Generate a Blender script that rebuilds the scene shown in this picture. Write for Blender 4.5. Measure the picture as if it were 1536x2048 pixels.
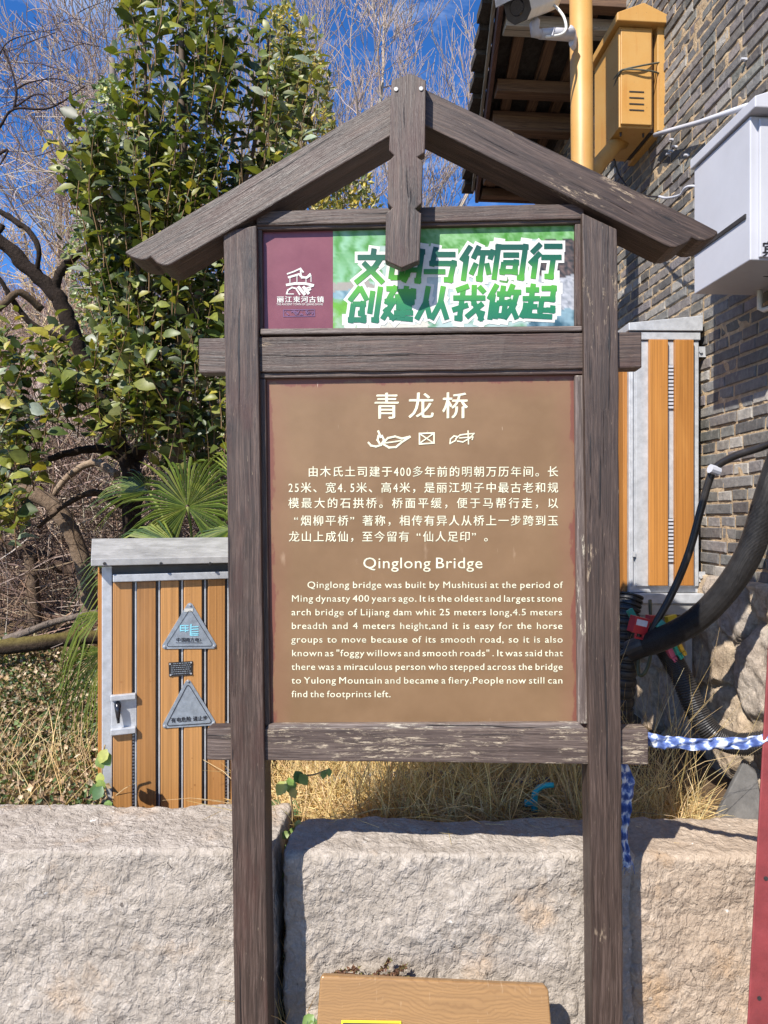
import bpy, math, random
from mathutils import Vector as V, Matrix, noise as mn
random.seed(7)
R = random.random
def U(a, b): return random.uniform(a, b)
SC = bpy.context.scene
for o in list(bpy.data.objects): bpy.data.objects.remove(o)

# ------------------------------------------------------------------ camera, sky, sun
FPX, CX, HY, CZ = 1420.0, 768.0, 1035.0, 1.55      # focal length and horizon measured on the 1536 x 2048 photograph
cam = bpy.data.cameras.new('camera'); camo = bpy.data.objects.new('camera', cam)
SC.collection.objects.link(camo); SC.camera = camo
cam.sensor_fit = 'VERTICAL'; cam.sensor_height = 36; cam.lens = 36*FPX/2048
cam.shift_y = (HY-1024)/2048
cam.clip_start = .05; cam.clip_end = 500
camo.location = (0, 0, CZ); camo.rotation_euler = (math.pi/2, 0, 0)

LIGHT = V((.68, 1., -1.2)).normalized()
sun = bpy.data.lights.new('sun', 'SUN'); suno = bpy.data.objects.new('sun', sun); SC.collection.objects.link(suno)
sun.energy = 5.0; sun.angle = math.radians(.5); sun.color = (1, .945, .86)
suno.rotation_euler = (-LIGHT).to_track_quat('Z', 'Y').to_euler(); suno.location = (-3, -4, 6)
w = bpy.data.worlds.new('World'); SC.world = w; w.use_nodes = True
nt = w.node_tree; bg = nt.nodes['Background']
sky = nt.nodes.new('ShaderNodeTexSky'); sky.sky_type = 'NISHITA'; sky.sun_disc = False
sky.sun_elevation = math.asin(-LIGHT.z); sky.sun_rotation = math.atan2(-LIGHT.x, -LIGHT.y)
sky.altitude = 2400; sky.air_density = 1.0; sky.dust_density = .25; sky.ozone_density = 3.0
hs = nt.nodes.new('ShaderNodeHueSaturation'); hs.inputs['Saturation'].default_value = 1.28; hs.inputs['Hue'].default_value = .508; hs.inputs['Value'].default_value = 1.6
nt.links.new(sky.outputs[0], hs.inputs['Color']); tc = nt.nodes.new('ShaderNodeTexCoord'); mp_ = nt.nodes.new('ShaderNodeMapping'); mp_.inputs['Scale'].default_value = (2.2, 2.2, 6.)
cn = nt.nodes.new('ShaderNodeTexNoise'); cn.inputs['Scale'].default_value = 2.1; cn.inputs['Detail'].default_value = 7; cn.inputs['Roughness'].default_value = .62; cn.inputs['Distortion'].default_value = .8
cr = nt.nodes.new('ShaderNodeMapRange'); cr.inputs[1].default_value = .50; cr.inputs[2].default_value = .78; cr.inputs[4].default_value = .55
cm_ = nt.nodes.new('ShaderNodeMix'); cm_.data_type = 'RGBA'; cm_.inputs[7].default_value = (6.0, 7.2, 9.5, 1)
for a, b in ((tc.outputs[0], mp_.inputs[0]), (mp_.outputs[0], cn.inputs[0]), (cn.outputs[0], cr.inputs[0]), (cr.outputs[0], cm_.inputs[0]), (hs.outputs[0], cm_.inputs[6]), (cm_.outputs[2], bg.inputs[0])): nt.links.new(a, b)
bg.inputs[1].default_value = .080
SC.view_settings.view_transform = 'Standard'; SC.view_settings.look = 'None'
SC.view_settings.exposure = .86; SC.view_settings.gamma = 1

# ------------------------------------------------------------------ helpers
def P(x, y, d): return V(((x-CX)/FPX*d, d, CZ-(y-HY)/FPX*d))
def lin(r, g, b): return tuple((c/255/12.92 if c/255 <= .04045 else ((c/255+.055)/1.055)**2.4) for c in (r, g, b))
class MB:
    def __init__(s): s.v, s.f, s.c, s.g = [], [], [], []
    def add(s, vs, fs, col=None, ax=None):
        n = len(s.v); s.v += [tuple(p) for p in vs]; s.f += [tuple(i+n for i in f) for f in fs]
        s.c += [tuple(col) if col else (1, 1, 1)]*len(vs)
        if ax is not None:
            a = V(ax).normalized(); b = a.cross(V((0, 1, 0)) if abs(a.y) < .8 else V((1, 0, 0))).normalized(); c = a.cross(b)
            o = V((U(0, 9), U(0, 9), U(0, 9)))
            s.g += [tuple(V((V(p).dot(a), V(p).dot(b), V(p).dot(c)))+o) for p in vs]
        else: s.g += [tuple(p) for p in vs]
        return s
    def box(s, lo, hi, M=None, col=None, ax=None):
        a, b = lo, hi
        vs = [V((x, y, z)) for z in (a[2], b[2]) for y in (a[1], b[1]) for x in (a[0], b[0])]
        if M: vs = [M @ p for p in vs]
        return s.add(vs, [(0, 2, 3, 1), (4, 5, 7, 6), (0, 1, 5, 4), (2, 6, 7, 3), (0, 4, 6, 2), (1, 3, 7, 5)], col, ax)
    def loft(s, A, B, col=None, ax=None):      # two matching outlines (front, back), capped
        n = len(A); fs = [tuple(range(n)), tuple(range(2*n-1, n-1, -1))]
        fs += [(i, n+i, n+(i+1) % n, (i+1) % n) for i in range(n)]
        return s.add(list(A)+list(B), fs, col, ax)
    def tube(s, pts, rad, n=8, col=None, cap=True):
        pts = [V(p) for p in pts]; m = len(pts)
        if not hasattr(rad, '__len__'): rad = [rad]*m
        vs, fs = [], []; u = None
        for i, p in enumerate(pts):
            t = (pts[min(i+1, m-1)]-pts[max(i-1, 0)])
            t = t.normalized() if t.length > 1e-9 else V((0, 0, 1))
            if u is None: u = t.orthogonal().normalized()
            else:
                u = u-t*u.dot(t); u = u.normalized() if u.length > 1e-6 else t.orthogonal().normalized()
            q = t.cross(u)
            vs += [p+(u*math.cos(2*math.pi*k/n)+q*math.sin(2*math.pi*k/n))*rad[i] for k in range(n)]
            if i: fs += [((i-1)*n+k, (i-1)*n+(k+1) % n, i*n+(k+1) % n, i*n+k) for k in range(n)]
        if cap and n > 3: fs += [tuple(range(n-1, -1, -1)), tuple((m-1)*n+k for k in range(n))]
        return s.add(vs, fs, col)
    def build(s, name, mat, parent=None, smooth=False, bevel=0, seg=2):
        me = bpy.data.meshes.new(name); me.from_pydata(s.v, [], s.f); me.update()
        at = me.attributes.new('c', 'FLOAT_COLOR', 'POINT'); at.data.foreach_set('color', [x for c in s.c for x in (c[0], c[1], c[2], 1)])
        at = me.attributes.new('g', 'FLOAT_VECTOR', 'POINT'); at.data.foreach_set('vector', [x for c in s.g for x in c])
        me.materials.append(mat)
        if smooth: me.polygons.foreach_set('use_smooth', [True]*len(me.polygons))
        o = bpy.data.objects.new(name, me); SC.collection.objects.link(o)
        if parent: o.parent = parent
        if bevel:
            b = o.modifiers.new('bevel', 'BEVEL'); b.width = bevel; b.segments = seg; b.limit_method = 'ANGLE'; b.angle_limit = .6; b.harden_normals = False
        return o
def tag(o, label, cat, group=None, kind=None):
    if label: o['label'] = label
    if cat: o['category'] = cat
    if group: o['group'] = group
    if kind: o['kind'] = kind
    return o
def struct(o): o['kind'] = 'structure'; return o
def empty(name, M, label, cat, group=None):
    o = bpy.data.objects.new(name, None); SC.collection.objects.link(o); o.empty_display_size = .1
    o.matrix_world = M if isinstance(M, Matrix) else Matrix.Translation(V(M)); return tag(o, label, cat, group)
def onplane(M, x, y, w=0):         # photo point -> local point on the plane `w` metres in front of M's local XZ plane
    Mi = M.inverted(); o = Mi @ V((0, 0, CZ)); d = (Mi.to_3x3() @ V(((x-CX)/FPX, 1, -(y-HY)/FPX)))
    t = (-w-o.y)/d.y; return o+d*t
def lerp(a, b, t): return a+(b-a)*t
def smooth_path(pts, n):           # Catmull-Rom through points
    pts = [V(p) for p in pts]; pts = [pts[0]*2-pts[1]]+pts+[pts[-1]*2-pts[-2]]; out = []; m = len(pts)-3
    for i in range(n+1):
        t = i/n*m; k = min(int(t), m-1); t -= k; a, b, c, d = pts[k:k+4]
        out.append(.5*((2*b)+(c-a)*t+(2*a-5*b+4*c-d)*t*t+(3*b-a-3*c+d)*t*t*t))
    return out

# ------------------------------------------------------------------ materials
def newmat(name):
    m = bpy.data.materials.new(name); m.use_nodes = True; t = m.node_tree
    return m, t, t.nodes['Principled BSDF']
def put(t, sock, val):
    if hasattr(val, 'is_output'): t.links.new(val, sock)
    elif hasattr(val, '__len__') and sock.type == 'RGBA' and len(val) == 3: sock.default_value = (*val, 1)
    else: sock.default_value = val
def N(t, typ, out=0, **k):
    n = t.nodes.new('ShaderNode'+typ)
    for a, b in k.items():
        if a[0] == '_': setattr(n, a[1:], b)
    for a, b in k.items():
        if a[0] != '_': put(t, n.inputs[int(a[1:])] if a[0] == 'i' and a[1:].isdigit() else n.inputs[a], b)
    return n.outputs[out]
def mixc(t, f, a, b, mode='MIX'):
    n = t.nodes.new('ShaderNodeMix'); n.data_type = 'RGBA'; n.blend_type = mode
    put(t, n.inputs[0], f); put(t, n.inputs[6], a); put(t, n.inputs[7], b); return n.outputs[2]
def ramp(t, f, st, interp='LINEAR'):
    n = t.nodes.new('ShaderNodeValToRGB'); cr = n.color_ramp; cr.interpolation = interp
    while len(cr.elements) < len(st): cr.elements.new(.5)
    for e, (p, c) in zip(cr.elements, st):
        e.position = p; e.color = (*c, 1) if hasattr(c, '__len__') else (c, c, c, 1)
    put(t, n.inputs[0], f); return n.outputs[0]
def mapr(t, f, a, b, c=0., d=1.): return N(t, 'MapRange', Value=f, i1=a, i2=b, i3=c, i4=d)
def attr(t, nm): return N(t, 'Attribute', 0 if nm == 'c' else 1, _attribute_name=nm)
def vmul(t, v, s): return N(t, 'VectorMath', _operation='MULTIPLY', i0=v, i1=s)
def math2(t, op, a, b): return N(t, 'Math', _operation=op, i0=a, i1=b)
def bump(t, b, h, s=.5, d=.01): put(t, b.inputs['Normal'], N(t, 'Bump', Strength=s, Distance=d, Height=h))
def noise(t, v, s, det=6, rough=.6, dist=0.): return N(t, 'TexNoise', Vector=v, Scale=s, Detail=det, Roughness=rough, Distortion=dist)
def objc(t): return N(t, 'TexCoord', 3)

def wood_mat(name, dark, mid, light, bare=(.33, .25, .17), wear=.62, rough=.5, bumpd=.004, red=None):
    m, t, b = newmat(name); g = attr(t, 'g')
    warp = N(t, 'TexNoise', 1, Vector=vmul(t, g, (2.2, 7, 7)), Scale=1., Detail=2.)
    gw = N(t, 'VectorMath', _operation='MULTIPLY_ADD', i0=warp, i1=(0, .03, .03), i2=g)
    fib = noise(t, vmul(t, gw, (7, 330, 330)), 1, 3, .75)
    mid_ = noise(t, vmul(t, gw, (3, 120, 120)), 1, 4, .7)
    ring = noise(t, vmul(t, gw, (.9, 30, 30)), 1, 2, .5)
    mixg = math2(t, 'ADD', math2(t, 'MULTIPLY', fib, .42), math2(t, 'ADD', math2(t, 'MULTIPLY', mid_, .40), math2(t, 'MULTIPLY', ring, .18)))
    col = ramp(t, mixg, [(.36, dark), (.48, mid), (.59, light)])
    patch = noise(t, vmul(t, g, (3.5, 8, 8)), 1, 5, .65)
    col = mixc(t, mapr(t, patch, .38, .7, 0, .55), col, mid)
    if red: col = mixc(t, mapr(t, noise(t, vmul(t, g, (3, 12, 12)), 1.3, 4), .5, .68, 0, .7), col, red)
    wr = noise(t, vmul(t, gw, (14, 90, 90)), 1, 8, .8)
    wr2 = math2(t, 'MULTIPLY', mapr(t, wr, .53, .58), mapr(t, patch, wear, wear+.06))
    col = mixc(t, wr2, col, bare)
    spk = noise(t, vmul(t, gw, (30, 260, 260)), 1, 2, .6); col = mixc(t, mapr(t, spk, .71, .76, 0, .45), col, bare)
    crack = noise(t, vmul(t, gw, (1.0, 95, 95)), 1, 2, .5)
    ck = mapr(t, crack, .285, .325, 1, 0)
    kn = N(t, 'TexVoronoi', 0, Vector=vmul(t, g, (2.6, 9., 9.)), Scale=1.)
    kr = N(t, 'TexWave', 1, Vector=N(t, 'CombineXYZ', i0=math2(t, 'ADD', kn, math2(t, 'MULTIPLY', mid_, .05)), i1=0., i2=0.), Scale=9., Distortion=0.)
    km = mapr(t, kn, .06, .20, 1, 0); col = mixc(t, math2(t, 'MULTIPLY', km, math2(t, 'MULTIPLY', kr, .75)), col, dark); col = mixc(t, mapr(t, kn, .03, .06, .9, 0), col, (.008, .005, .004))
    col = mixc(t, math2(t, 'MULTIPLY', ck, .92), col, (.006, .004, .004))
    put(t, b.inputs['Base Color'], col)
    put(t, b.inputs['Roughness'], mapr(t, fib, .3, .7, rough-.08, rough+.16)); b.inputs['Specular IOR Level'].default_value = .55
    bump(t, b, math2(t, 'SUBTRACT', math2(t, 'ADD', mixg, math2(t, 'MULTIPLY', wr2, -.15)), math2(t, 'MULTIPLY', ck, .6)), .9, bumpd)
    return m
M_wood = wood_mat('weathered_brown_wood', (.012, .007, .005), (.042, .025, .018), (.116, .075, .058), wear=.66, red=(.052, .020, .014))
M_woodr = wood_mat('flaking_brown_wood', (.010, .006, .004), (.035, .020, .014), (.094, .061, .047), wear=.57)
M_woodw = wood_mat('worn_brown_wood', (.018, .011, .008), (.052, .033, .026), (.135, .098, .08), bare=(.36, .29, .21), wear=.46, rough=.6)
M_mould = wood_mat('moulding_wood', (.03, .02, .016), (.09, .065, .055), (.2, .16, .14), bare=(.45, .4, .32), wear=.5)
M_eave = wood_mat('eave_wood', (.035, .018, .010), (.10, .052, .028), (.2, .115, .06), wear=.8, rough=.75)
M_grey = wood_mat('grey_and_sunlit_wood', (.12, .10, .085), (.28, .25, .21), (.42, .38, .33), wear=.9, rough=.8)
M_fascia = wood_mat('red_brown_fascia', (.03, .013, .009), (.075, .033, .024), (.15, .08, .06), wear=.8, rough=.7)

def plain(name, col, rough=.5, met=0., var=.12, sc=8., bmp=0., bs=60., attrc=False, spec=.5):
    m, t, b = newmat(name); c = objc(t); n = noise(t, c, sc, 6, .65)
    base = attr(t, 'c') if attrc else col
    lo = tuple(max(0, x*(1-var*1.6)) for x in (1, 1, 1)); hi = tuple(1+var for x in (1, 1, 1))
    f = ramp(t, n, [(.3, lo), (.7, hi)])
    put(t, b.inputs['Base Color'], mixc(t, 1., base, f, 'MULTIPLY'))
    put(t, b.inputs['Roughness'], mapr(t, noise(t, c, sc*3, 3), .3, .7, max(.05, rough-.1), min(1, rough+.1)))
    b.inputs['Metallic'].default_value = met; b.inputs['Specular IOR Level'].default_value = spec
    if bmp: bump(t, b, noise(t, c, bs, 5, .7), .6, bmp)
    return m
def grainpaint(name, col, dirt, sc=(2, 30, 30)):       # wood-look slats of the metal cabinets
    m, t, b = newmat(name); g = attr(t, 'g')
    gr = noise(t, vmul(t, g, (1.2, 140, 140)), 1, 4, .65); bl = noise(t, vmul(t, g, (3, 14, 14)), 1, 5, .6)
    pv = noise(t, vmul(t, g, (.05, .7, .7)), 1, 1, .4); c = mixc(t, mapr(t, gr, .35, .68), col, tuple(x*.60 for x in col)); c = mixc(t, 1., c, ramp(t, pv, [(.35, (.8, .74, .68)), (.65, (1.12, 1.1, 1.06))]), 'MULTIPLY'); c = mixc(t, mapr(t, bl, .52, .75, 0, .5), c, dirt)
    sp = noise(t, objc(t), 34, 2, .4); c = mixc(t, mapr(t, sp, .73, .77, 0, .7), c, (.3, .13, .04))
    put(t, b.inputs['Base Color'], c); b.inputs['Roughness'].default_value = .42
    bump(t, b, gr, .25, .001); return m
M_slat = grainpaint('brown_slat_board', (.50, .255, .090), (.42, .22, .095))
M_slat2 = grainpaint('orange_slat_board', (.47, .21, .05), (.43, .2, .05))
M_galv = plain('galvanised_steel', (.50, .51, .53), .42, .35, .14, 28, .0006, 90)
M_zinc = plain('dull_zinc_sheet', (.42, .41, .395), .5, .3, .2, 9, .0006, 50)
M_white = plain('white_enamel', (.43, .435, .475), .4, 0, .05, 3)
M_wplast = plain('white_plastic', (.68, .67, .62), .45, 0, .1, 14)
M_dark = plain('black_plastic', (.030, .028, .028), .40, 0, .25, 30)
M_cable = plain('black_rubber', (.022, .019, .018), .38, 0, .3, 20)
M_glass = plain('dark_lens_glass', (.012, .014, .02), .08, 0, .2, 5)
M_slate = plain('grey_slate', (.105, .10, .095), .8, 0, .22, 16, .004, 90)
M_teal = plain('teal_plastic', (.02, .36, .42), .45, 0, .15, 14)
M_red = plain('faded_red_paint', (.21, .036, .038), .55, 0, .2, 9, .0015, 40)
M_attr = plain('coloured_plastic', None, .5, 0, .12, 20, attrc=True)
M_blk = plain('black_print', (.02, .02, .024), .5, 0, .2, 50)
M_plate = plain('brushed_alloy_plate', (.33, .375, .43), .42, .35, .16, 40, .0003, 120)
M_cyan = plain('pale_blue_print', (.26, .62, .74), .5, 0, .2, 90)
M_cream = plain('cream_lettering', (.66, .63, .46), .5, 0, .16, 34)
M_wprint = plain('white_print', (.56, .55, .51), .5, 0, .06, 60)
M_rubw = plain('white_rubble', (.72, .70, .66), .8, 0, .15, 30, .006, 60)
def yellow_mat():
    m, t, b = newmat('aged_yellow_paint'); c = objc(t)
    col = mixc(t, mapr(t, noise(t, c, 3.5, 6, .7), .4, .72), (.44, .25, .075), (.42, .205, .042))
    st = noise(t, vmul(t, c, (22, 22, 2.2)), 1, 5, .6)
    col = mixc(t, mapr(t, st, .56, .72, 0, .6), col, (.36, .14, .025)); dr = noise(t, vmul(t, c, (9, 9, 1.1)), 1, 4, .6); col = mixc(t, mapr(t, dr, .60, .74, 0, .35), col, (.36, .19, .06))
    sp = noise(t, c, 70, 3, .6); col = mixc(t, mapr(t, sp, .68, .74, 0, .8), col, (.12, .06, .02))
    put(t, b.inputs['Base Color'], col); b.inputs['Roughness'].default_value = .48; bump(t, b, st, .2, .001); return m
M_yel = yellow_mat()

def stone_mat(name, base, hi, rust, rust_at):
    m, t, b = newmat(name); c = objc(t)
    big = noise(t, c, 3.2, 7, .62); fine = noise(t, c, 55, 7, .72); med = noise(t, c, 17, 6, .7, .6)
    col = mixc(t, mapr(t, med, .34, .66), tuple(x*.74 for x in base), hi)
    col = mixc(t, mapr(t, fine, .36, .66, .5, 0), col, tuple(x*.5 for x in base))
    col = mixc(t, mapr(t, noise(t, c, 6.5, 5, .6), .40, .62, .55, 0), col, tuple(x*.72 for x in base)); col = mixc(t, mapr(t, big, rust_at, rust_at+.16, 0, .75), col, rust)
    wsp = noise(t, c, 26, 4, .6); col = mixc(t, mapr(t, wsp, .69, .75, 0, .85), col, (.72, .69, .64))
    rot = t.nodes.new('ShaderNodeMapping'); rot.inputs['Rotation'].default_value = (0, .7, 0); rot.inputs['Scale'].default_value = (1., 1., .38); t.links.new(c, rot.inputs[0])
    dsp = noise(t, rot.outputs[0], 52, 4, .6, .8); pit_shade = mapr(t, dsp, .325, .285, 0, 1); col = mixc(t, math2(t, 'MULTIPLY', pit_shade, .8), col, (.055, .043, .036))  # stone pits, with their small shadows painted into the colour
    wc = N(t, 'VectorMath', _operation='MULTIPLY_ADD', i0=N(t, 'TexNoise', 1, Vector=c, Scale=22., Detail=5.), i1=(.06, .06, .06), i2=c)
    def chips(sc): return N(t, 'TexVoronoi', 0, Vector=vmul(t, wc, (1., 1., .62)), Scale=sc)
    ch1, ch2 = chips(46.), chips(120.)
    vein = N(t, 'TexVoronoi', 0, _feature='DISTANCE_TO_EDGE', Vector=wc, Scale=13.)
    vm = math2(t, 'MULTIPLY', mapr(t, vein, .0, .022, 1, 0), mapr(t, noise(t, c, 6., 3), .5, .6))
    col = mixc(t, math2(t, 'MULTIPLY', vm, .28), col, (.09, .07, .06))
    col = mixc(t, mapr(t, ch2, .45, .75, 0, .35), col, tuple(x*.55 for x in base))
    put(t, b.inputs['Base Color'], col); b.inputs['Roughness'].default_value = .9; b.inputs['Specular IOR Level'].default_value = .2
    h = math2(t, 'ADD', math2(t, 'MULTIPLY', ch1, -.9), math2(t, 'ADD', math2(t, 'MULTIPLY', ch2, -.42), math2(t, 'MULTIPLY', fine, .5)))
    bump(t, b, math2(t, 'ADD', math2(t, 'SUBTRACT', h, math2(t, 'MULTIPLY', pit_shade, .9)), math2(t, 'MULTIPLY', med, .5)), .70, .010); return m
M_stone = stone_mat('split_grey_stone', (.40, .343, .285), (.515, .46, .405), (.40, .27, .16), .56)
M_stone2 = stone_mat('rusty_split_stone', (.42, .325, .245), (.52, .43, .34), (.38, .23, .11), .54)

def brick_mat():
    m, t, b = newmat('grey_brick'); c = objc(t); a = attr(t, 'c')
    n = noise(t, c, 30, 7, .7); s = noise(t, vmul(t, c, (60, 60, 18)), 1, 5, .6)
    col = mixc(t, 1., a, ramp(t, n, [(.3, (.6, .6, .6)), (.7, (1.3, 1.27, 1.22))]), 'MULTIPLY')
    col = mixc(t, mapr(t, s, .58, .7, 0, .5), col, (.30, .27, .23))
    put(t, b.inputs['Base Color'], col); b.inputs['Roughness'].default_value = .85; bump(t, b, n, .8, .008); return m
M_brick = brick_mat()
def rough_attr(name, sc=25, bd=.02):
    m, t, b = newmat(name); c = objc(t); a = attr(t, 'c'); n = noise(t, c, sc, 8, .72); n2 = noise(t, c, sc*.22, 5, .6)
    col = mixc(t, 1., a, ramp(t, n, [(.28, (.5, .48, .46)), (.7, (1.28, 1.26, 1.22))]), 'MULTIPLY')
    col = mixc(t, 1., col, ramp(t, n2, [(.3, (.75, .7, .66)), (.7, (1.15, 1.15, 1.15))]), 'MULTIPLY')
    put(t, b.inputs['Base Color'], col); b.inputs['Roughness'].default_value = .9; b.inputs['Specular IOR Level'].default_value = .2
    bump(t, b, n, .9, bd); return m
M_rubble = rough_attr('rubble_stone', 28, .022); M_mortar = rough_attr('beige_mortar', 45, .012)
M_soil = rough_attr('leaf_litter_soil', 18, .03); M_bark = rough_attr('rough_bark', 40, .02); M_tile = rough_attr('clay_tile', 30, .01)

def leaf_mat(name, rough=.38, trans=.28, spec=.5):
    m, t, b = newmat(name); a = attr(t, 'c'); out = t.nodes['Material Output']
    n = noise(t, objc(t), 40, 3, .6); col = mixc(t, 1., a, ramp(t, n, [(.3, (.75, .75, .75)), (.7, (1.2, 1.2, 1.2))]), 'MULTIPLY')
    put(t, b.inputs['Base Color'], col); b.inputs['Roughness'].default_value = rough; b.inputs['Specular IOR Level'].default_value = spec
    tr = N(t, 'BsdfTranslucent', Color=mixc(t, 1., col, (1.5, 1.5, .7), 'MULTIPLY'))
    mx = t.nodes.new('ShaderNodeMixShader'); mx.inputs[0].default_value = trans
    t.links.new(b.outputs[0], mx.inputs[1]); t.links.new(tr, mx.inputs[2]); t.links.new(mx.outputs[0], out.inputs[0]); return m
M_leaf = leaf_mat('glossy_leaf', .46, .24, .42); M_ivy = leaf_mat('small_leaf', .5, .2); M_straw = leaf_mat('dry_straw', .6, .3, .3); M_palm = leaf_mat('palm_leaf', .33, .3)
def twig_mat(name):
    m, t, b = newmat(name); put(t, b.inputs['Base Color'], attr(t, 'c')); b.inputs['Roughness'].default_value = .8; b.inputs['Specular IOR Level'].default_value = .2; return m
M_twig = twig_mat('pale_twig')

# panel print: brown with red-brown worn edges
def panel_mat(x0, x1, z0, z1):
    m, t, b = newmat('brown_printed_panel'); c = objc(t)
    sp = t.nodes.new('ShaderNodeSeparateXYZ'); t.links.new(c, sp.inputs[0]); X, Z = sp.outputs[0], sp.outputs[2]
    e = math2(t, 'MINIMUM', math2(t, 'MINIMUM', math2(t, 'SUBTRACT', X, x0), math2(t, 'SUBTRACT', x1, X)), math2(t, 'SUBTRACT', z1, Z))
    en = math2(t, 'ADD', e, mapr(t, noise(t, vmul(t, c, (14, 1, 5)), 1, 5, .7), .3, .7, -.018, .018))
    cloud = noise(t, c, 5.5, 5, .6)
    col = mixc(t, mapr(t, cloud, .35, .68), (.160, .092, .043), (.202, .120, .060))
    thr = N(t, 'TexWave', 1, Vector=c, Scale=95., _bands_direction='Z', Distortion=1., i3=1.)
    col = mixc(t, mapr(t, thr, .0, 1., 0, .10), col, (.11, .062, .034))
    col = mixc(t, mapr(t, en, .0, .075, .55, 0), col, (.185, .082, .050))
    col = mixc(t, mapr(t, en, .010, .016, .85, 0), col, (.14, .045, .032))
    bl = noise(t, vmul(t, c, (20, 1, 6)), 1, 4, .6); col = mixc(t, mapr(t, bl, .66, .76, 0, .35), col, (.42, .3, .2))
    scr = noise(t, vmul(t, c, (160, 1, 14)), 1, 2, .5); col = mixc(t, mapr(t, scr, .76, .79, 0, .5), col, (.55, .45, .33))
    put(t, b.inputs['Base Color'], col); b.inputs['Roughness'].default_value = .46; b.inputs['Specular IOR Level'].default_value = .4
    bump(t, b, thr, .15, .0008); return m
def maroon_mat():
    m, t, b = newmat('maroon_print'); c = objc(t)
    col = mixc(t, mapr(t, noise(t, c, 9, 6, .65), .35, .7), (.13, .032, .045), (.175, .052, .067))
    col = mixc(t, mapr(t, noise(t, c, 120, 2, .5), .7, .76, 0, .6), col, (.12, .03, .04))
    put(t, b.inputs['Base Color'], col); b.inputs['Roughness'].default_value = .33; return m
M_maroon = maroon_mat()
def green_grad(za, zm, zb):
    m, t, b = newmat('green_gradient_print'); c = objc(t); sp = t.nodes.new('ShaderNodeSeparateXYZ'); t.links.new(c, sp.inputs[0])
    f = mapr(t, sp.outputs[2], zb, za)
    put(t, b.inputs['Base Color'], ramp(t, f, [(0,lin(18, 96, 70)), (.22, lin(26, 108, 66)), (.47, lin(76, 150, 40)), (.58, lin(70, 142, 44)), (.78, lin(10, 84, 56)), (1, lin(4, 66, 54))]))
    b.inputs['Roughness'].default_value = .4; return m

# ------------------------------------------------------------------ lettering
def text_geo(s, off=0.):
    c = bpy.data.curves.new('t', 'FONT'); c.body = s; c.offset = off; c.size = 1; c.fill_mode = 'FRONT'; c.resolution_u = 3
    o = bpy.data.objects.new('t', c); SC.collection.objects.link(o)
    me = bpy.data.meshes.new_from_object(o.evaluated_get(bpy.context.evaluated_depsgraph_get()))
    r = ([v.co.copy() for v in me.vertices], [tuple(p.vertices) for p in me.polygons])
    bpy.data.objects.remove(o); bpy.data.curves.remove(c); bpy.data.meshes.remove(me); return r
_tc = {}
def tg(s, off=0.):
    if (s, off) not in _tc: _tc[(s, off)] = text_geo(s, off)
    return _tc[(s, off)]
def put_text(mb, mp, s, x0, y0, sx, sy, off=0., bold=0):       # glyphs in photo pixels: baseline origin (x0,y0), em of sx by sy pixels; mp maps a pixel to 3D
    v, f = tg(s, off); mb.add([mp(x0+p.x*sx, y0-p.y*sy) for p in v], f)
    if bold: mb.add([mp(x0+p.x*sx+bold, y0-p.y*sy-bold*.4)+V((0, -.00006, 0)) for p in v], f)
def adv(s): 
    v, f = tg(s+'|'); w = max(p.x for p in v); v2, f2 = tg('|'); return w-max(p.x for p in v2)
def just_line(mb, mp, s, x0, x1, y, em, sp=.035, off=0., wide=1.13):   # words spread between x0 and x1
    words = s.split(); ws = []
    for wd in words: ws.append(sum(adv(ch)*wide+sp for ch in wd)-sp)
    gap = ((x1-x0)/em-sum(ws))/max(1, len(words)-1); k = 1.
    if len(words) == 1 or gap < .22: k = (x1-x0)/em/(sum(ws)+.27*(len(words)-1)); gap = .27
    x = x0
    for wd, w_ in zip(words, ws):
        for ch in wd:
            put_text(mb, mp, ch, x, y, em*k*wide, em, off, 0); x += (adv(ch)*wide+sp)*em*k
        x += (gap-sp)*em*k
def cjk_line(mb, mp, s, x0, x1, yc, size, off=0.):
    cells = [.5 if (ord(ch) < 128) else 1. for ch in s]; cw = (x1-x0)/(sum(cells)-(1-size/((x1-x0)/sum(cells))) ) ; x = x0
    for ch, c in zip(s, cells):
        if ord(ch) < 128: put_text(mb, mp, ch, x+size*.02, yc+size*.40, size*.86, size*1.08, 0, .2)
        elif ch in '“': put_text(mb, mp, ch, x+size*.5, yc+size*.38, size, size, 0, .25)
        else: put_text(mb, mp, ch, x, yc+size*.38, size, size, 0, .25)
        x += c*cw
def stroke(mb, mp, pts, wd, dw=0.):       # flat pen stroke through photo-pixel points
    for i in range(len(pts)-1):
        a, b = V(pts[i]).to_2d(), V(pts[i+1]).to_2d(); d = (b-a); L = d.length
        if L < 1e-6: continue
        d /= L; n = V((-d.y, d.x))*wd/2; a = a-d*wd*.5*(i > 0)-d*dw; b = b+d*wd*.5*(i < len(pts)-2)+d*dw
        q = [mp(*(a+n)), mp(*(b+n)), mp(*(b-n)), mp(*(a-n))]; nn = (q[1]-q[0]).cross(q[3]-q[0])
        if nn.length < 1e-12: continue
        nn.normalize(); nn = nn if nn.y < 0 else -nn; mb.add([p+nn*.00005*(len(mb.f) % 16) for p in q], [(0, 1, 2, 3)])
def ring(mb, mp, poly, wd):
    stroke(mb, mp, list(poly)+[poly[0], poly[1]], wd)

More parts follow.
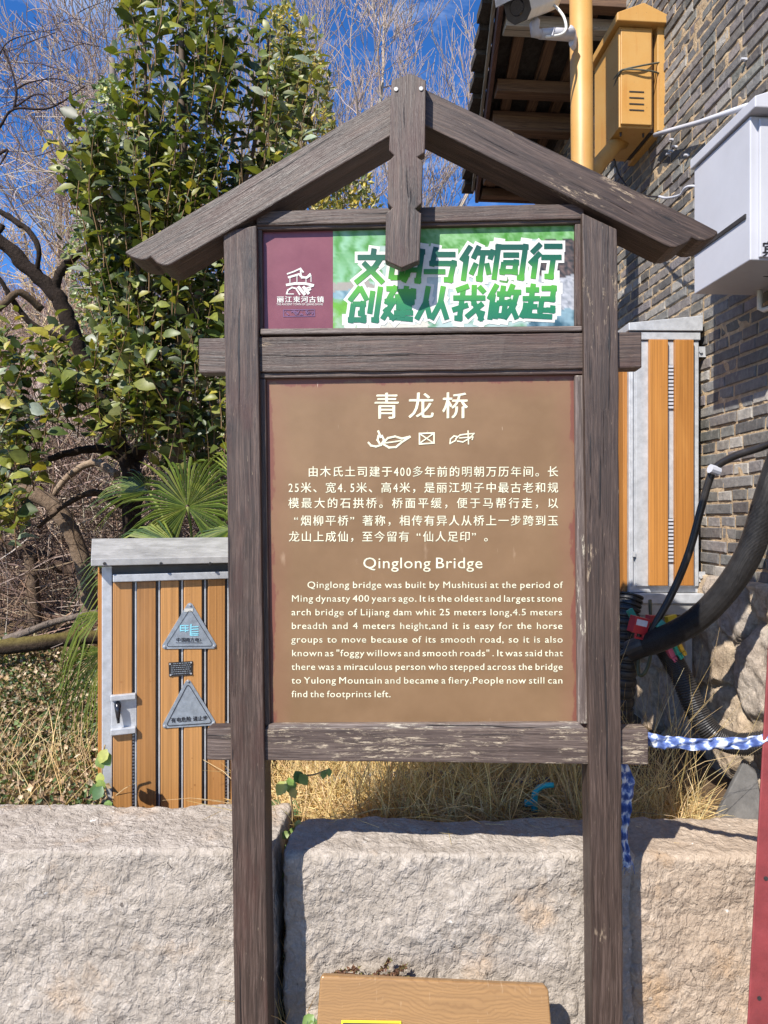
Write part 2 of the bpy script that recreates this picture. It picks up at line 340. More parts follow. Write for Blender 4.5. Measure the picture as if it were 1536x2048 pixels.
# ------------------------------------------------------------------ the signboard
yaw = math.atan(2.98e-5*FPX)
SM = Matrix.Translation(P(845, 1035, 2.10)*1) ; SM.translation.z = 0
SM = SM @ Matrix.Rotation(-yaw, 4, 'Z') @ Matrix.Rotation(-.0069, 4, 'Y')
sign = empty('signboard', SM, 'tall dark brown wooden signboard with gabled top and a brown bilingual text panel', 'signboard')
def S(x, y, w_=0.): return onplane(SM, x, y, w_)
def slab(mb, poly, wf, wb, ax):           # photo outline at the front face, extruded straight back in the sign's own frame
    A = [S(x, y, wf) for x, y in poly]; B = [p+V((0, wf-wb, 0)) for p in A]; mb.loft(A, B, None, ax); return mb
def dense_slab(name, poly4, wf, wb, ax, mat, n=40, jit=.0016, lab=None):   # a sawn beam with slightly uneven edges
    a, b, c, d = [S(x, y, wf) for x, y in poly4]      # a-b one end, d-c the other (a->d long side, b->c long side)
    mb = MB(); vs = []; fs = []; sd = U(0, 50)
    for i in range(n+1):
        t = i/n; p, q = lerp(a, d, t), lerp(b, c, t); cross = (q-p).normalized()
        for k, (pt, s_, y_) in enumerate(((p, -1, 0), (q, 1, 0), (q, 1, wf-wb), (p, -1, wf-wb))):
            j = mn.noise(V((sd+k*7, t*14, 0)))*jit+mn.noise(V((sd+k*7, t*55, 3)))*jit*.5
            vs.append(pt+V((0, y_, 0))+cross*s_*j+V((0, (1 if y_ else -1)*j, 0)))
    for i in range(n):
        for k in range(4): fs.append((i*4+k, i*4+(k+1) % 4, i*4+4+(k+1) % 4, i*4+4+k))
    fs += [(3, 2, 1, 0), (n*4, n*4+1, n*4+2, n*4+3)]
    mb.add(vs, fs, None, ax); o = mb.build(name, mat, sign, False, .004, 2)
    if lab: o['label'] = lab
    return o
ZA, XA = (0, 0, 1), (1, 0, 0)
dense_slab('post', [(446, 462), (513, 450), (539, 2240), (472, 2240)], 0, -.10, ZA, M_wood)
dense_slab('post', [(1164, 425), (1235, 458), (1248, 2240), (1188, 2240)], 0, -.10, ZA, M_woodr)
la = (S(249, 505)-S(781, 190)).normalized(); ra = (S(1436, 463)-S(855, 180)).normalized()
slab(MB(), [(815, 170), (815, 252), (779, 273), (344, 528), (336, 531), (325, 531), (313, 526), (306, 519), (301, 514), (294, 519), (284, 520), (272, 518), (262, 514), (249, 506), (252, 502)], .012, -.125, la).build('rafter', M_wood, sign, False, .004)
slab(MB(), [(818, 161), (855, 180), (1394, 440), (1434, 461), (1437, 466), (1432, 472), (1420, 478), (1408, 481), (1396, 481), (1388, 477), (1384, 475), (1378, 483), (1367, 489), (1353, 494), (1340, 494), (1328, 489), (857, 254), (818, 236)], .0125, -.125, ra).build('rafter', M_woodr, sign, False, .004)
slab(MB(), [(783, 160), (821, 146), (852, 160), (850, 305), (835, 314), (846, 322), (844, 406), (831, 418), (843, 427), (839, 521), (803, 536), (770, 521), (772, 427), (784, 416), (775, 406), (777, 322), (788, 311), (778, 301)], .05, .0135, ZA).build('king_post', M_wood, sign, False, .003)
for sx, sy in ((792, 179), (842, 178)):
    p = S(sx, sy, .05); MB().tube([p+V((0, .003, 0)), p+V((0, -.003, 0))], [.0065, .006], 10).build('screw', M_zinc, sign)
dense_slab('top_rail', [(512, 451), (512, 421), (1168, 406), (1168, 437)], -.014, -.085, XA, M_wood, 30)
dense_slab('middle_rail', [(397, 746), (397, 676), (1284, 663), (1284, 736)], -.016, -.075, XA, M_wood, 60)
dense_slab('bottom_rail', [(414, 1520), (414, 1457), (1297, 1459), (1297, 1530)], -.016, -.075, XA, M_woodw, 60)
PW = -.040                                 # plane of the printed panels
def mould(poly, wf, ax, mat=M_mould): slab(MB(), poly, wf, PW-.004, ax).build('moulding', mat, sign, False, .004)
mould([(512, 447), (1168, 434), (1168, 446), (512, 460)], -.022, XA, M_wood)
mould([(520, 657), (1165, 651), (1165, 662), (520, 669)], -.010, XA)
mould([(512, 745), (1172, 735), (1172, 748), (512, 757)], -.024, XA, M_wood)
mould([(536, 1449), (1158, 1446), (1172, 1459), (528, 1461)], -.020, XA)
mould([(1150, 446), (1164, 446), (1164, 652), (1150, 652)], -.024, ZA, M_wood)
mould([(512, 458), (524, 458), (526, 660), (514, 660)], -.024, ZA, M_wood)
mould([(514, 757), (531, 757), (540, 1452), (526, 1452)], -.024, ZA, M_wood)
mould([(1150, 750), (1168, 750), (1176, 1448), (1156, 1448)], -.022, ZA)
# the two printed panels
pA = [S(x, y, PW) for x, y in ((516, 748), (1166, 740), (1172, 1462), (520, 1462))]
e0, e1, e2, e3 = S(538, 760, PW), S(1150, 752, PW), S(1155, 1446, PW), S(545, 1447, PW)
M_panel = panel_mat((e0.x+e3.x)/2-.004, (e1.x+e2.x)/2+.004, e3.z, e0.z)
panel = MB().loft(pA, [p+V((0, .006, 0)) for p in pA]).build('text_panel', M_panel, sign)
mpP = lambda x, y: S(x, y, PW+.0012)
mb = MB()
for ch, x in zip('青龙桥', (746, 815, 883)): put_text(mb, mpP, ch, x, 833-(x-746)*.006, 53, 56, 0, 1.6)
stroke(mb, mpP, [(736, 884), (742, 891), (752, 893), (762, 890), (768, 880), (764, 872), (757, 872), (755, 880), (760, 888)], 4)
stroke(mb, mpP, [(762, 876), (759, 868), (756, 861)], 4)
stroke(mb, mpP, [(766, 886), (776, 876), (790, 873), (804, 877), (821, 873)], 4); stroke(mb, mpP, [(766, 888), (778, 895), (792, 894), (804, 884), (821, 873)], 4); stroke(mb, mpP, [(768, 886), (785, 884), (803, 881)], 3)
ring(mb, mpP, [(839, 867), (868, 866), (868, 886), (839, 888)], 3); stroke(mb, mpP, [(840, 868), (867, 886)], 2.5); stroke(mb, mpP, [(867, 867), (840, 886)], 2.5)
ring(mb, mpP, [(900, 887), (901, 878), (908, 872), (914, 873), (911, 881)], 2.6)
stroke(mb, mpP, [(911, 878), (920, 870), (934, 868), (948, 867), (940, 876), (926, 884), (914, 882)], 2.6); stroke(mb, mpP, [(936, 861), (937, 889)], 2.6); stroke(mb, mpP, [(918, 876), (946, 874), (944, 880)], 2.4)
for s_, x0, x1, y in (('由木氏土司建于400多年前的明朝万历年间。长', 615, 1117, 943), ('25米、宽4.5米、高4米，是丽江坝子中最古老和规', 576, 1117, 975), ('模最大的石拱桥。桥面平缓，便于马帮行走，以', 576, 1117, 1006), ('“烟柳平桥”著称，相传有异人从桥上一步跨到玉', 576, 1117, 1041), ('龙山上成仙，至今留有“仙人足印”。', 577, 990, 1073)):
    cjk_line(mb, mpP, s_, x0, x1, y, 22.5, .012)
just_line(mb, mpP, 'Qinglong Bridge', 725, 966, 1136.5, 31, .035, .0, 1.16)
for i, (s_, x0, x1) in enumerate((('Qinglong bridge was built by Mushitusi at the period of', 614, 1125), ('Ming dynasty 400 years ago. It is the oldest and largest stone', 582.5, 1125), ('arch bridge of Lijiang dam whit 25 meters long,4.5 meters', 582.5, 1125), ('breadth and 4 meters height,and it is easy for the horse', 582.5, 1125.5), ('groups to move because of its smooth road, so it is also', 582.5, 1126), ('known as "foggy willows and smooth roads" . It was said that', 583, 1126), ('there was a miraculous person who stepped across the bridge', 583, 1126), ('to Yulong Mountain and became a fiery.People now still can', 583, 1126), ('find the footprints left.', 583, 782))):
    just_line(mb, mpP, s_, x0, x1, 1176+i*27.3, 18.8, .05, 0)
mb.build('lettering', M_cream, panel)
# banner
bA = [S(x, y, PW) for x, y in ((516, 440), (1166, 428), (1168, 676), (518, 680))]
banner = MB().loft(bA, [p+V((0, .006, 0)) for p in bA]).build('banner_panel', M_maroon, sign)
def paint(u, v):        # the printed riverside picture: u left to right, v top to bottom (flat print colours)
    n = mn.fractal(V((u*14, v*9, 1)), 1, 2, 5); u += .022*n; v += .05*n; n2 = mn.noise(V((u*60, v*40, 4))); n3 = mn.noise(V((u*30, v*6, 9)))
    c = V((.66, .75, .74))
    tree = (v < .42+.16*math.sin(u*9+1)+.12*n and (u < .2 or .3 < u < .8 or u > .9)) or v < .14+.1*n
    if tree: c = V((.16, .42, .10)).lerp(V((.45, .70, .42)), max(0, min(1, .5+.8*n3+.5*n2)))
    if u < .22 and v < .5: c = c.lerp(V((.45, .72, .58)), .4+.4*n3)
    if .5 < v < .58 and u < .4: c = V((.55, .52, .48))
    if .58 < v < .74 and u < .34: c = V((.25, .42, .5)).lerp(V((.55, .7, .74)), max(0, min(1, .5+n3)))
    if v > .66 and u < .3: c = c.lerp(V((.28, .58, .14)), max(0, min(1, .75-u*2+n)))
    if u > .84 and .14 < v < .46: c = V((.10, .11, .12)).lerp(V((.34, .26, .24)), max(0, min(1, .4+n2)))
    if u > .84 and .46 <= v < .85: c = V((.42, .44, .48)).lerp(V((.75, .76, .8)), max(0, min(1, .5+n2)))
    if u > .80 and .8 < v: c = V((.1, .2, .26)).lerp(V((.4, .55, .62)), max(0, min(1, .5+n*1.2)))
    if .4 < u < .8 and v > .86: c = V((.62, .74, .72)).lerp(V((.15, .4, .2)), max(0, min(1, n*1.5)))
    if .12 < u < .4 and v > .9: c = V((.82, .80, .72))
    k = .5+.5*n2*n; return tuple(max(.01, (x**1.35)*(.40+.42*k)) for x in c)
mb = MB(); nu, nv = 150, 60; vs = []; cs = []
for j in range(nv+1):
    for i in range(nu+1):
        u, v = i/nu, j/nv; vs.append(S(lerp(666, 1153, u), lerp(lerp(462, 450, u), 664, v), PW+.0010)); cs.append(paint(u, v))
mb.add(vs, [(j*(nu+1)+i, (j+1)*(nu+1)+i, (j+1)*(nu+1)+i+1, j*(nu+1)+i+1) for j in range(nv) for i in range(nu)]); mb.c = cs
M_print = twig_mat('printed_picture'); M_print.node_tree.nodes['Principled BSDF'].inputs['Roughness'].default_value = .35
mb.build('printed_picture', M_print, banner)
GL = {'文': [[(50, 100), (50, 80)], [(4, 76), (96, 76)], [(76, 76), (60, 48), (8, 3)], [(24, 60), (92, 3)]],
 '明': [[(8, 85), (8, 12)], [(8, 85), (40, 85), (40, 12)], [(8, 50), (40, 50)], [(8, 14), (40, 14)], [(58, 90), (58, 25), (50, 2)], [(58, 88), (94, 88), (94, 5), (84, 5)], [(58, 62), (94, 62)], [(58, 36), (94, 36)]],
 '与': [[(28, 98), (24, 52), (90, 52), (86, 5), (68, 5)], [(27, 78), (90, 78)], [(2, 28), (66, 28)]],
 '你': [[(28, 98), (6, 58)], [(20, 70), (20, 0)], [(54, 98), (42, 64)], [(48, 80), (98, 80), (94, 62)], [(70, 80), (70, 5), (60, 5)], [(52, 48), (42, 18)], [(86, 48), (97, 18)]],
 '同': [[(8, 0), (8, 93), (92, 93), (92, 5), (80, 5)], [(28, 70), (74, 70)], [(31, 48), (69, 48), (69, 22), (31, 22), (31, 48)]],
 '行': [[(30, 98), (8, 74)], [(33, 72), (6, 42)], [(22, 54), (22, 0)], [(44, 92), (98, 92)], [(40, 60), (100, 60)], [(76, 60), (76, 5), (58, 5)]],
 '创': [[(30, 98), (4, 60)], [(30, 98), (56, 62)], [(16, 50), (46, 50), (46, 24), (36, 24)], [(16, 50), (16, 5), (54, 5), (54, 18)], [(71, 86), (71, 24)], [(93, 98), (93, 5), (80, 5)]],
 '建': [[(6, 92), (30, 92), (14, 56), (32, 56), (6, 6)], [(8, 34), (36, 10), (98, 5)], [(44, 84), (88, 84), (88, 54), (44, 54)], [(36, 69), (98, 69)], [(44, 39), (90, 39)], [(40, 23), (96, 23)], [(66, 98), (66, 12)]],
 '从': [[(26, 96), (24, 50), (4, 4)], [(26, 52), (44, 8)], [(72, 96), (70, 50), (50, 4)], [(72, 54), (97, 4)]],
 '我': [[(42, 96), (8, 84)], [(2, 62), (98, 62)], [(28, 88), (28, 5), (14, 5)], [(4, 28), (48, 42)], [(60, 98), (66, 50), (94, 6), (97, 24)], [(93, 46), (50, 8)], [(76, 94), (94, 78)]],
 '做': [[(22, 98), (4, 58)], [(15, 70), (15, 0)], [(28, 72), (58, 72)], [(43, 94), (43, 46)], [(31, 46), (56, 46), (56, 10), (31, 10), (31, 46)], [(72, 98), (62, 66)], [(68, 77), (99, 77)], [(88, 76), (82, 40), (60, 2)], [(66, 56), (98, 2)]],
 '起': [[(8, 82), (46, 82)], [(27, 98), (27, 10)], [(2, 57), (52, 57)], [(27, 34), (48, 34)], [(12, 44), (12, 26), (4, 4)], [(8, 9), (98, 5)], [(56, 86), (92, 86), (92, 56), (58, 56)], [(60, 56), (60, 24), (97, 24), (97, 36)]]}
back = MB(); lets = [MB(), MB()]; cnt = 0
for row, (txt, x0, x1, yt0, yt1, h) in enumerate((('文明与你同行', 709, 1124, 498, 487, 69), ('创建从我做起', 694, 1112, 573, 567, 70))):
    pitch = (x1-x0)/6
    for i, ch in enumerate(txt):
        gx = x0+i*pitch; yt = lerp(yt0, yt1, i/5)
        for st in GL[ch]:
            pts = [(gx+px*.01*(pitch-5)+(py-50)*.01*h*.14+2, yt+(100-py)*.01*h) for px, py in st]; cnt += 1
            stroke(back, lambda x, y: S(x, y, PW+.0014), pts, 22.5, 6.5)
            stroke(lets[row], lambda x, y: S(x, y, PW+.0028), pts, 10.6, 1.2)
back.build('lettering_outline', M_wprint, banner)
zt, zb = S(900, 494, PW).z, S(900, 641, PW).z
MG = green_grad(zt, 0, zb)
for l_ in lets: l_.build('lettering', MG, banner)
mb = MB(); mpB = lambda x, y: S(x, y, PW+.0012)
for ch, x in zip('丽江束河古镇', (553, 569, 585.5, 601.5, 617, 633)): put_text(mb, mpB, ch, x, 604, 14.8, 13.5, 0, .7)
just_line(mb, mpB, 'THE ANCIENT TOWN OF LIJIANG SHUHE', 553, 646, 610.5, 6.0, .02, .0, 1.0)
for pl, wd in (([(574, 548), (588, 543), (601, 537), (607, 545)], 3), ([(576, 555), (590, 551), (599, 548)], 4), ([(601, 537), (602, 552), (612, 556), (621, 547)], 3), ([(598, 548), (604, 555), (614, 555), (622, 550)], 4), ([(580, 555), (580, 566)], 1.5), ([(594, 551), (594, 566)], 1.5), ([(612, 556), (612, 566)], 1.5), ([(622, 550), (622, 564)], 1.5),
               ([(572, 570), (590, 567), (610, 567), (628, 571)], 5), ([(573, 588), (576, 580), (584, 575), (592, 577), (600, 590)], 3), ([(572, 588), (588, 588)], 1.8), ([(596, 573), (610, 590)], 6), ([(606, 573), (618, 588)], 6), ([(612, 577), (626, 572)], 3), ([(608, 584), (622, 578)], 4)):
    stroke(mb, mpB, pl, wd)
mb.build('emblem', M_wprint, banner)
mb = MB(); ring(mb, mpB, [(567, 620), (629, 619), (629, 632), (567, 633)], 1.6)
for k in range(26): 
    x = U(568, 624); stroke(mb, mpB, [(x, U(621, 631)), (x+U(2, 8), U(621, 631))], U(1, 2.4))
mb.build('faded_stamp', plain('purple_stamp_ink', (.12, .05, .13), .5, 0, .2, 60), banner)

# ------------------------------------------------------------------ stone blocks
def rock_block(name, lo, hi, label, mat, rnd=.05, seed=0, nx=110, amp=.016, taper=0.):
    nx = nx; lo, hi = V(lo), V(hi); dims = hi-lo; c = (lo+hi)/2; hx = dims/2
    step = dims.x/nx; ny, nz = max(6, int(dims.y/step)), max(6, int(dims.z/step)); idx = {}; vs = []; fs = []
    def vert(i, j, k):
        if (i, j, k) in idx: return idx[(i, j, k)]
        p = V((-hx.x+dims.x*i/nx, -hx.y+dims.y*j/ny, -hx.z+dims.z*k/nz)); r = rnd
        q = V((max(-hx.x+r, min(hx.x-r, p.x)), max(-hx.y+r, min(hx.y-r, p.y)), max(-hx.z+r, min(hx.z-r, p.z)))); d = p-q
        nrm = d.normalized() if d.length > 1e-6 else V((0, 0, 0)); p = q+nrm*r if d.length > 1e-6 else p
        pw = p+c; n1 = mn.fractal(pw*5+V((seed, 0, 0)), .9, 2.1, 5); n2 = abs(mn.noise(pw*16+V((seed, 5, 0)))); n3 = mn.fractal(pw*34+V((seed, 0, 2)), .8, 2.1, 3)
        p = p+nrm*(n1*amp*.85+n3*amp*.20-n2*amp*.2)
        idx[(i, j, k)] = len(vs); vs.append(p+c); return idx[(i, j, k)]
    for i in range(nx):
        for k in range(nz):
            fs.append((vert(i, 0, k), vert(i+1, 0, k), vert(i+1, 0, k+1), vert(i, 0, k+1)))
            fs.append((vert(i, ny, k), vert(i, ny, k+1), vert(i+1, ny, k+1), vert(i+1, ny, k)))
    for i in range(nx):
        for j in range(ny): fs.append((vert(i, j, nz), vert(i+1, j, nz), vert(i+1, j+1, nz), vert(i, j+1, nz)))
    for j in range(ny):
        for k in range(nz):
            fs.append((vert(0, j, k), vert(0, j, k+1), vert(0, j+1, k+1), vert(0, j+1, k))); fs.append((vert(nx, j, k), vert(nx, j+1, k), vert(nx, j+1, k+1), vert(nx, j, k+1)))
    o = MB().add(vs, fs).build(name, mat, None, True); return tag(o, label, 'stone block', 'rough stone blocks in a row')
rock_block('stone_block', (-1.75, 2.25, -.3), (P(553, 0, 2.28).x, 2.62, .495), 'long grey rough stone block in front of the slatted brown cabinet', M_stone, .015, 3, 180)
rock_block('stone_block', (P(568, 0, 2.27).x, 2.27, -.3), (P(1272, 0, 2.27).x, 2.54, .475), 'middle rough stone block seen between the two sign posts', M_stone, .020, 11, 160)
rock_block('stone_block', (P(1262, 0, 2.27).x, 2.265, -.3), (1.75, 2.55, .47), 'rust stained rough stone block beside the red post', M_stone2, .022, 23, 130)

# ------------------------------------------------------------------ wooden board at the foot, and the red post
BT = 2.115
tl, tr = P(640, 1951, BT), P(1097, 1971, BT)
up = V((0, .30, 1)).normalized(); down = -up
bm_ = empty('notice_board', Matrix.Translation(V((.08, 2.0, 0))), 'low leaning yellow brown wood grain board at the foot of the signboard', 'notice board')
bM = bm_.matrix_world.inverted()
nrm = V((0, -1, .30)).normalized()
A = [bM @ p for p in (tl+V((.006, 0, 0)), tr-V((.010, 0, 0)), tr+down*.012, tr+down*.40+V((.01, 0, 0)), tl+down*.40-V((.02, 0, 0)), tl+down*.012)]
M_board = wood_mat('varnished_board', (.27, .135, .04), (.36, .19, .062), (.44, .25, .095), wear=.95, rough=.35, bumpd=.0006)
def board_mat():
    m, t, b = newmat('wood_grain_laminate'); c = objc(t)
    d = N(t, 'TexNoise', 1, Vector=vmul(t, c, (2.2, 1, 5)), Scale=1.2, Detail=2.)
    v = N(t, 'VectorMath', _operation='MULTIPLY_ADD', i0=d, i1=(.3, .2, .20), i2=c)
    wv = N(t, 'TexWave', 1, Vector=v, Scale=34., _bands_direction='Z', Distortion=5., i3=2.5)
    fine = noise(t, vmul(t, c, (6, 60, 120)), 1, 4, .6)
    col = ramp(t, wv, [(0, (.225, .122, .048)), (.25, (.262, .146, .058)), (1, (.285, .160, .064))])
    col = mixc(t, mapr(t, fine, .4, .7, 0, .45), col, (.17, .095, .04)); put(t, b.inputs['Base Color'], col); scr = noise(t, vmul(t, c, (40, 1, 9)), 3, 3, .6); col = mixc(t, mapr(t, scr, .66, .74, 0, .4), col, (.42, .30, .18)); put(t, b.inputs['Base Color'], col); b.inputs['Roughness'].default_value = .33; return m
MB().loft(A, [p-nrm*.03 for p in A]).build('panel', board_mat(), bm_, False, .006, 3)
lx = [bM @ (P(x, 2041, BT)) for x in (684, 802)]
fp = lambda x, z: bM @ (tl+V((x, 0, 0))+down*z+nrm*.003)
x0, x1 = lx[0].x-(bM @ tl).x, lx[1].x-(bM @ tl).x
lab = MB(); lab.loft([fp(x0, .114), fp(x1, .116), fp(x1, .30), fp(x0, .30)], [fp(x0, .114)-nrm*.003, fp(x1, .116)-nrm*.003, fp(x1, .30)-nrm*.003, fp(x0, .30)-nrm*.003])
lb = lab.build('sticker', plain('yellow_sticker', (.72, .55, .02), .4, 0, .05, 20), bm_, False, .001)
fq = lambda x, z: fp(x, z)+nrm*.0015
MB().add([fq(x0+.005, .1195), fq(x1-.005, .1215), fq(x1-.004, .296), fq(x0+.004, .296)], [(0, 1, 2, 3)]).build('sticker_face', M_dark, lb)
MB().box((-.02, .16, -.15), (.02, .20, .09)).build('leg', M_dark, bm_, False, .004)

rp = empty('red_post', Matrix.Translation(V((1.06, 1.95, 0))), 'leaning red painted wooden post holding the blue and white cloth band', 'post')
d0 = 1.96; pts = [(1537.5, 1250), (1493, 2060)]
a, b = P(1537.5, 1250, d0), P(1493, 2060, d0); ax = (b-a).normalized(); b = b+ax*.16; a = a-ax*.1
mb = MB(); wd = V((.085, 0, .004)); dp = V((.042, .07, 0)); off = V((1.06, 1.95, 0))
mb.loft([a-off, a+wd-off, b+wd-off, b-off], [a+dp-off, a+wd+dp-off, b+wd+dp-off, b+dp-off], None, ax); mb.build('shaft', M_red, rp, False, .006)
for zz in (.18, .42):
    c = lerp(b, a, zz)-off; MB().tube([c+V((.03, -.002, 0)), c+V((.03, .004, 0))], .006, 8).build('nail', M_dark, rp)

# ------------------------------------------------------------------ left cabinet
CM = Matrix.Translation(V((P(207, 1600, 2.78).x, 2.78, .36))) @ Matrix.Rotation(math.radians(22), 4, 'Z')
cab = empty('utility_cabinet', CM, 'galvanised utility cabinet with vertical brown slats and two triangular warning plates', 'utility cabinet')
def C(x, y, w_=0.): return onplane(CM, x, y, w_)
ztop = C(210, 1132).z; wid = C(500, 1140).x; zb_ = 0
dpt = .42
MB().box((0, 0, 0), (wid, dpt, ztop)).build('body', plain('gap_shade_sheet', (.12, .11, .10), .6, .2, .2, 12), cab, False, .003)  # sheet coloured dark: the shade between the slats is put into it
MB().box((-.006, -.010, 0), (.032, .03, ztop)).build('corner_frame', M_galv, cab, False, .003)
mb = MB().box((.034, -.036, ztop-.062), (wid, -.001, ztop-.032)); mb.build('door_rail', M_galv, cab, False, .003)
mb = MB(); e = .045      # sloping sheet lid
mb.loft([V((-e, -e-.012, ztop+.004)), V((wid+e, -e-.012, ztop+.004)), V((wid+e, -e-.012, ztop+.032)), V((-e, -e-.012, ztop+.032))], [V((-e, dpt+e, ztop+.004)), V((wid+e, dpt+e, ztop+.004)), V((wid+e, dpt+e, ztop+.095)), V((-e, dpt+e, ztop+.095))])
lid = mb.build('lid', M_zinc, cab, False, .003)
for x in (209, 322, 420):
    p = C(x, 1127, e+.012); MB().tube([p+V((0, .002, 0)), p+V((0, -.005, 0))], [.007, .005], 8).build('rivet', M_dark, lid)
slx = [(224, 262), (272, 309), (319, 355), (365, 401), (413, 447), (459, 494)]
pins = []
for i, (a, b) in enumerate(slx):
    x0, x1 = C(a, 1155).x+.004, C(b, 1155).x+.004; z1 = ztop-.064
    def sl(z0_, z1_): MB().box((x0, -.0175, z0_), (x1, -.002, z1_), None, None, ZA).build('slat', M_slat, cab, False, .003)
    if i == 0:
        zt0, zt1 = C(240, 1387).z, C(240, 1462).z; sl(zt0, z1); sl(.0, zt1)
        lk = MB().box((x0-.006, -.012, zt1), (x1+.012, -.0015, zt0)).build('lock_plate', M_galv, cab, False, .002)
        MB().box((x0-.01, -.036, zt0-.020), (x1+.012, -.0125, zt0+.002)).build('bracket', M_galv, cab, False, .003); MB().box((x0-.01, -.036, zt1-.006), (x1+.012, -.0125, zt1+.018)).build('bracket', M_galv, cab, False, .003)
        hp = C(235, 1412, .012); hb = MB().tube([hp+V((0, 0, .008)), hp+V((0, -.018, .006)), hp+V((.001, -.022, -.02)), hp+V((.003, -.02, -.062))], [.013, .013, .010, .005], 10)
        hb.build('handle', plain('chrome_black_handle', (.05, .05, .055), .2, .7, .1, 20), lk, True)
    else: sl(.0, z1)
    if i < 5: MB().box((x1+.0105, -.0125, .0), (x1+.0165, -.0005, z1)).build('gap_sun_strip', M_galv, cab, False, .001)  # bright raised strip added so part of each gap catches the sun
# perforation strips between slats
mb = MB()
for px_ in (266, 453):
    mb = MB()
    for zz in range(26): z = .01+zz*.013; x = C(px_, 1560).x; mb.box((x-.005, -.0035, z), (x+.005, .001, z+.007))
    mb.build('vent_strip', M_wplast, cab)
# orange slat on the cabinet's side
MB().box((-.020, .022, 0), (-.0015, .13, ztop-.03), None, None, ZA).box((-.020, .15, 0), (-.0015, .26, ztop-.03), None, None, ZA).box((-.020, .28, 0), (-.0015, .39, ztop-.03), None, None, ZA).build('side_slat', M_slat2, cab, False, .003)
wq = .0205
def plate(tri, name='warning_plate'):
    A = [C(x, y, wq) for x, y in tri]; B = [p+V((0, .003, 0)) for p in A]; return MB().loft(A, B).build(name, M_plate, cab, False, .0)
def rtri(a, b, c, r):     # triangle with cut corners
    out = []
    for p, q, s in ((a, c, b), (b, a, c), (c, b, a)):
        p, q, s = V(p), V(q), V(s); out += [tuple(p+(q-p).normalized()*r), tuple(p+((q-p).normalized()+(s-p).normalized())*r*.35), tuple(p+(s-p).normalized()*r)]
    return out
mpC = lambda x, y: C(x, y, wq+.0012)
def trirep(pl, T, deco):
    mb = MB()
    for x, y in T:
        pass
    return mb
p1 = plate(rtri((380, 1200), (320, 1298), (437, 1297), 9)); p2 = plate(rtri((376, 1354), (321, 1457), (435, 1450), 9))
mb = MB(); ring(mb, mpC, rtri((380, 1218), (331, 1293), (427, 1292), 6), .9)
for ch, x in zip('中国南方电', (352, 362, 371, 380, 389)): put_text(mb, mpC, ch, x, 1283, 9.2, 9, 0, .4)
stroke(mb, mpC, [(399, 1277), (402, 1280), (399, 1282)], 1)
for k in range(24): stroke(mb, mpC, [(352+k*2.2, 1285.5), (353.2+k*2.2, 1285.5)], 1.5)
mb.build('lettering', M_blk, p1)
mb = MB()
for y in (1251, 1256, 1261): stroke(mb, mpC, [(361, y), (377, y)], 2.2)
stroke(mb, mpC, [(361, 1250), (361, 1263)], 2.5); stroke(mb, mpC, [(371, 1250), (371, 1264)], 2.5)
for y in (1253, 1258, 1263, 1267, 1270): stroke(mb, mpC, [(381, y+1), (397, y)], 2.1)
stroke(mb, mpC, [(382, 1248), (381, 1271)], 3.2)
mb.build('emblem', M_cyan, p1)
MB().add([mpC(x, y) for x, y in ((368.5, 1217), (386, 1217), (386, 1223), (368.5, 1224))], [(0, 3, 2, 1)]).build('sticker', M_wprint, p1)
mb = MB(); ring(mb, mpC, rtri((376, 1367), (332, 1452), (425, 1446), 6), 1.3)
for i, (ch, x) in enumerate(zip('有电危险请止步', (341.5, 352, 362, 372, 385, 395, 405))): put_text(mb, mpC, ch, x, 1444.5-i*.75, 10.2, 10.6, 0, .6)
mb.build('lettering', M_blk, p2)
for pl_, T in ((p1, ((380, 1210), (329, 1293), (428, 1292))), (p2, ((376, 1362), (329, 1452), (427, 1446)))):
    for x, y in T:
        p = C(x, y, wq); MB().tube([p, p+V((0, -.004, 0))], [.005, .004], 8).build('screw', M_galv, pl_)
np_ = MB().loft([C(x, y, wq) for x, y in ((337, 1325), (385, 1322), (385, 1350), (338, 1353))], [C(x, y, wq-.003) for x, y in ((337, 1325), (385, 1322), (385, 1350), (338, 1353))]).build('name_plate', M_dark, cab)
mb = MB()
for r_ in range(6):
    x = 342+(r_ == 0)*4
    while x < 380: L = U(1.2, 4.5); y = 1328+r_*4.1-(x-337)*.06; stroke(mb, mpC, [(x, y), (min(382, x+L), y-.1)], 1.3); x += L+U(.7, 2)
mb.build('lettering', M_plate, np_)
for x, y in ((340, 1328), (382, 1325), (382, 1347), (341, 1350)):
    p = C(x, y, wq); MB().tube([p, p+V((0, -.003, 0))], .0035, 6).build('rivet', M_galv, np_)

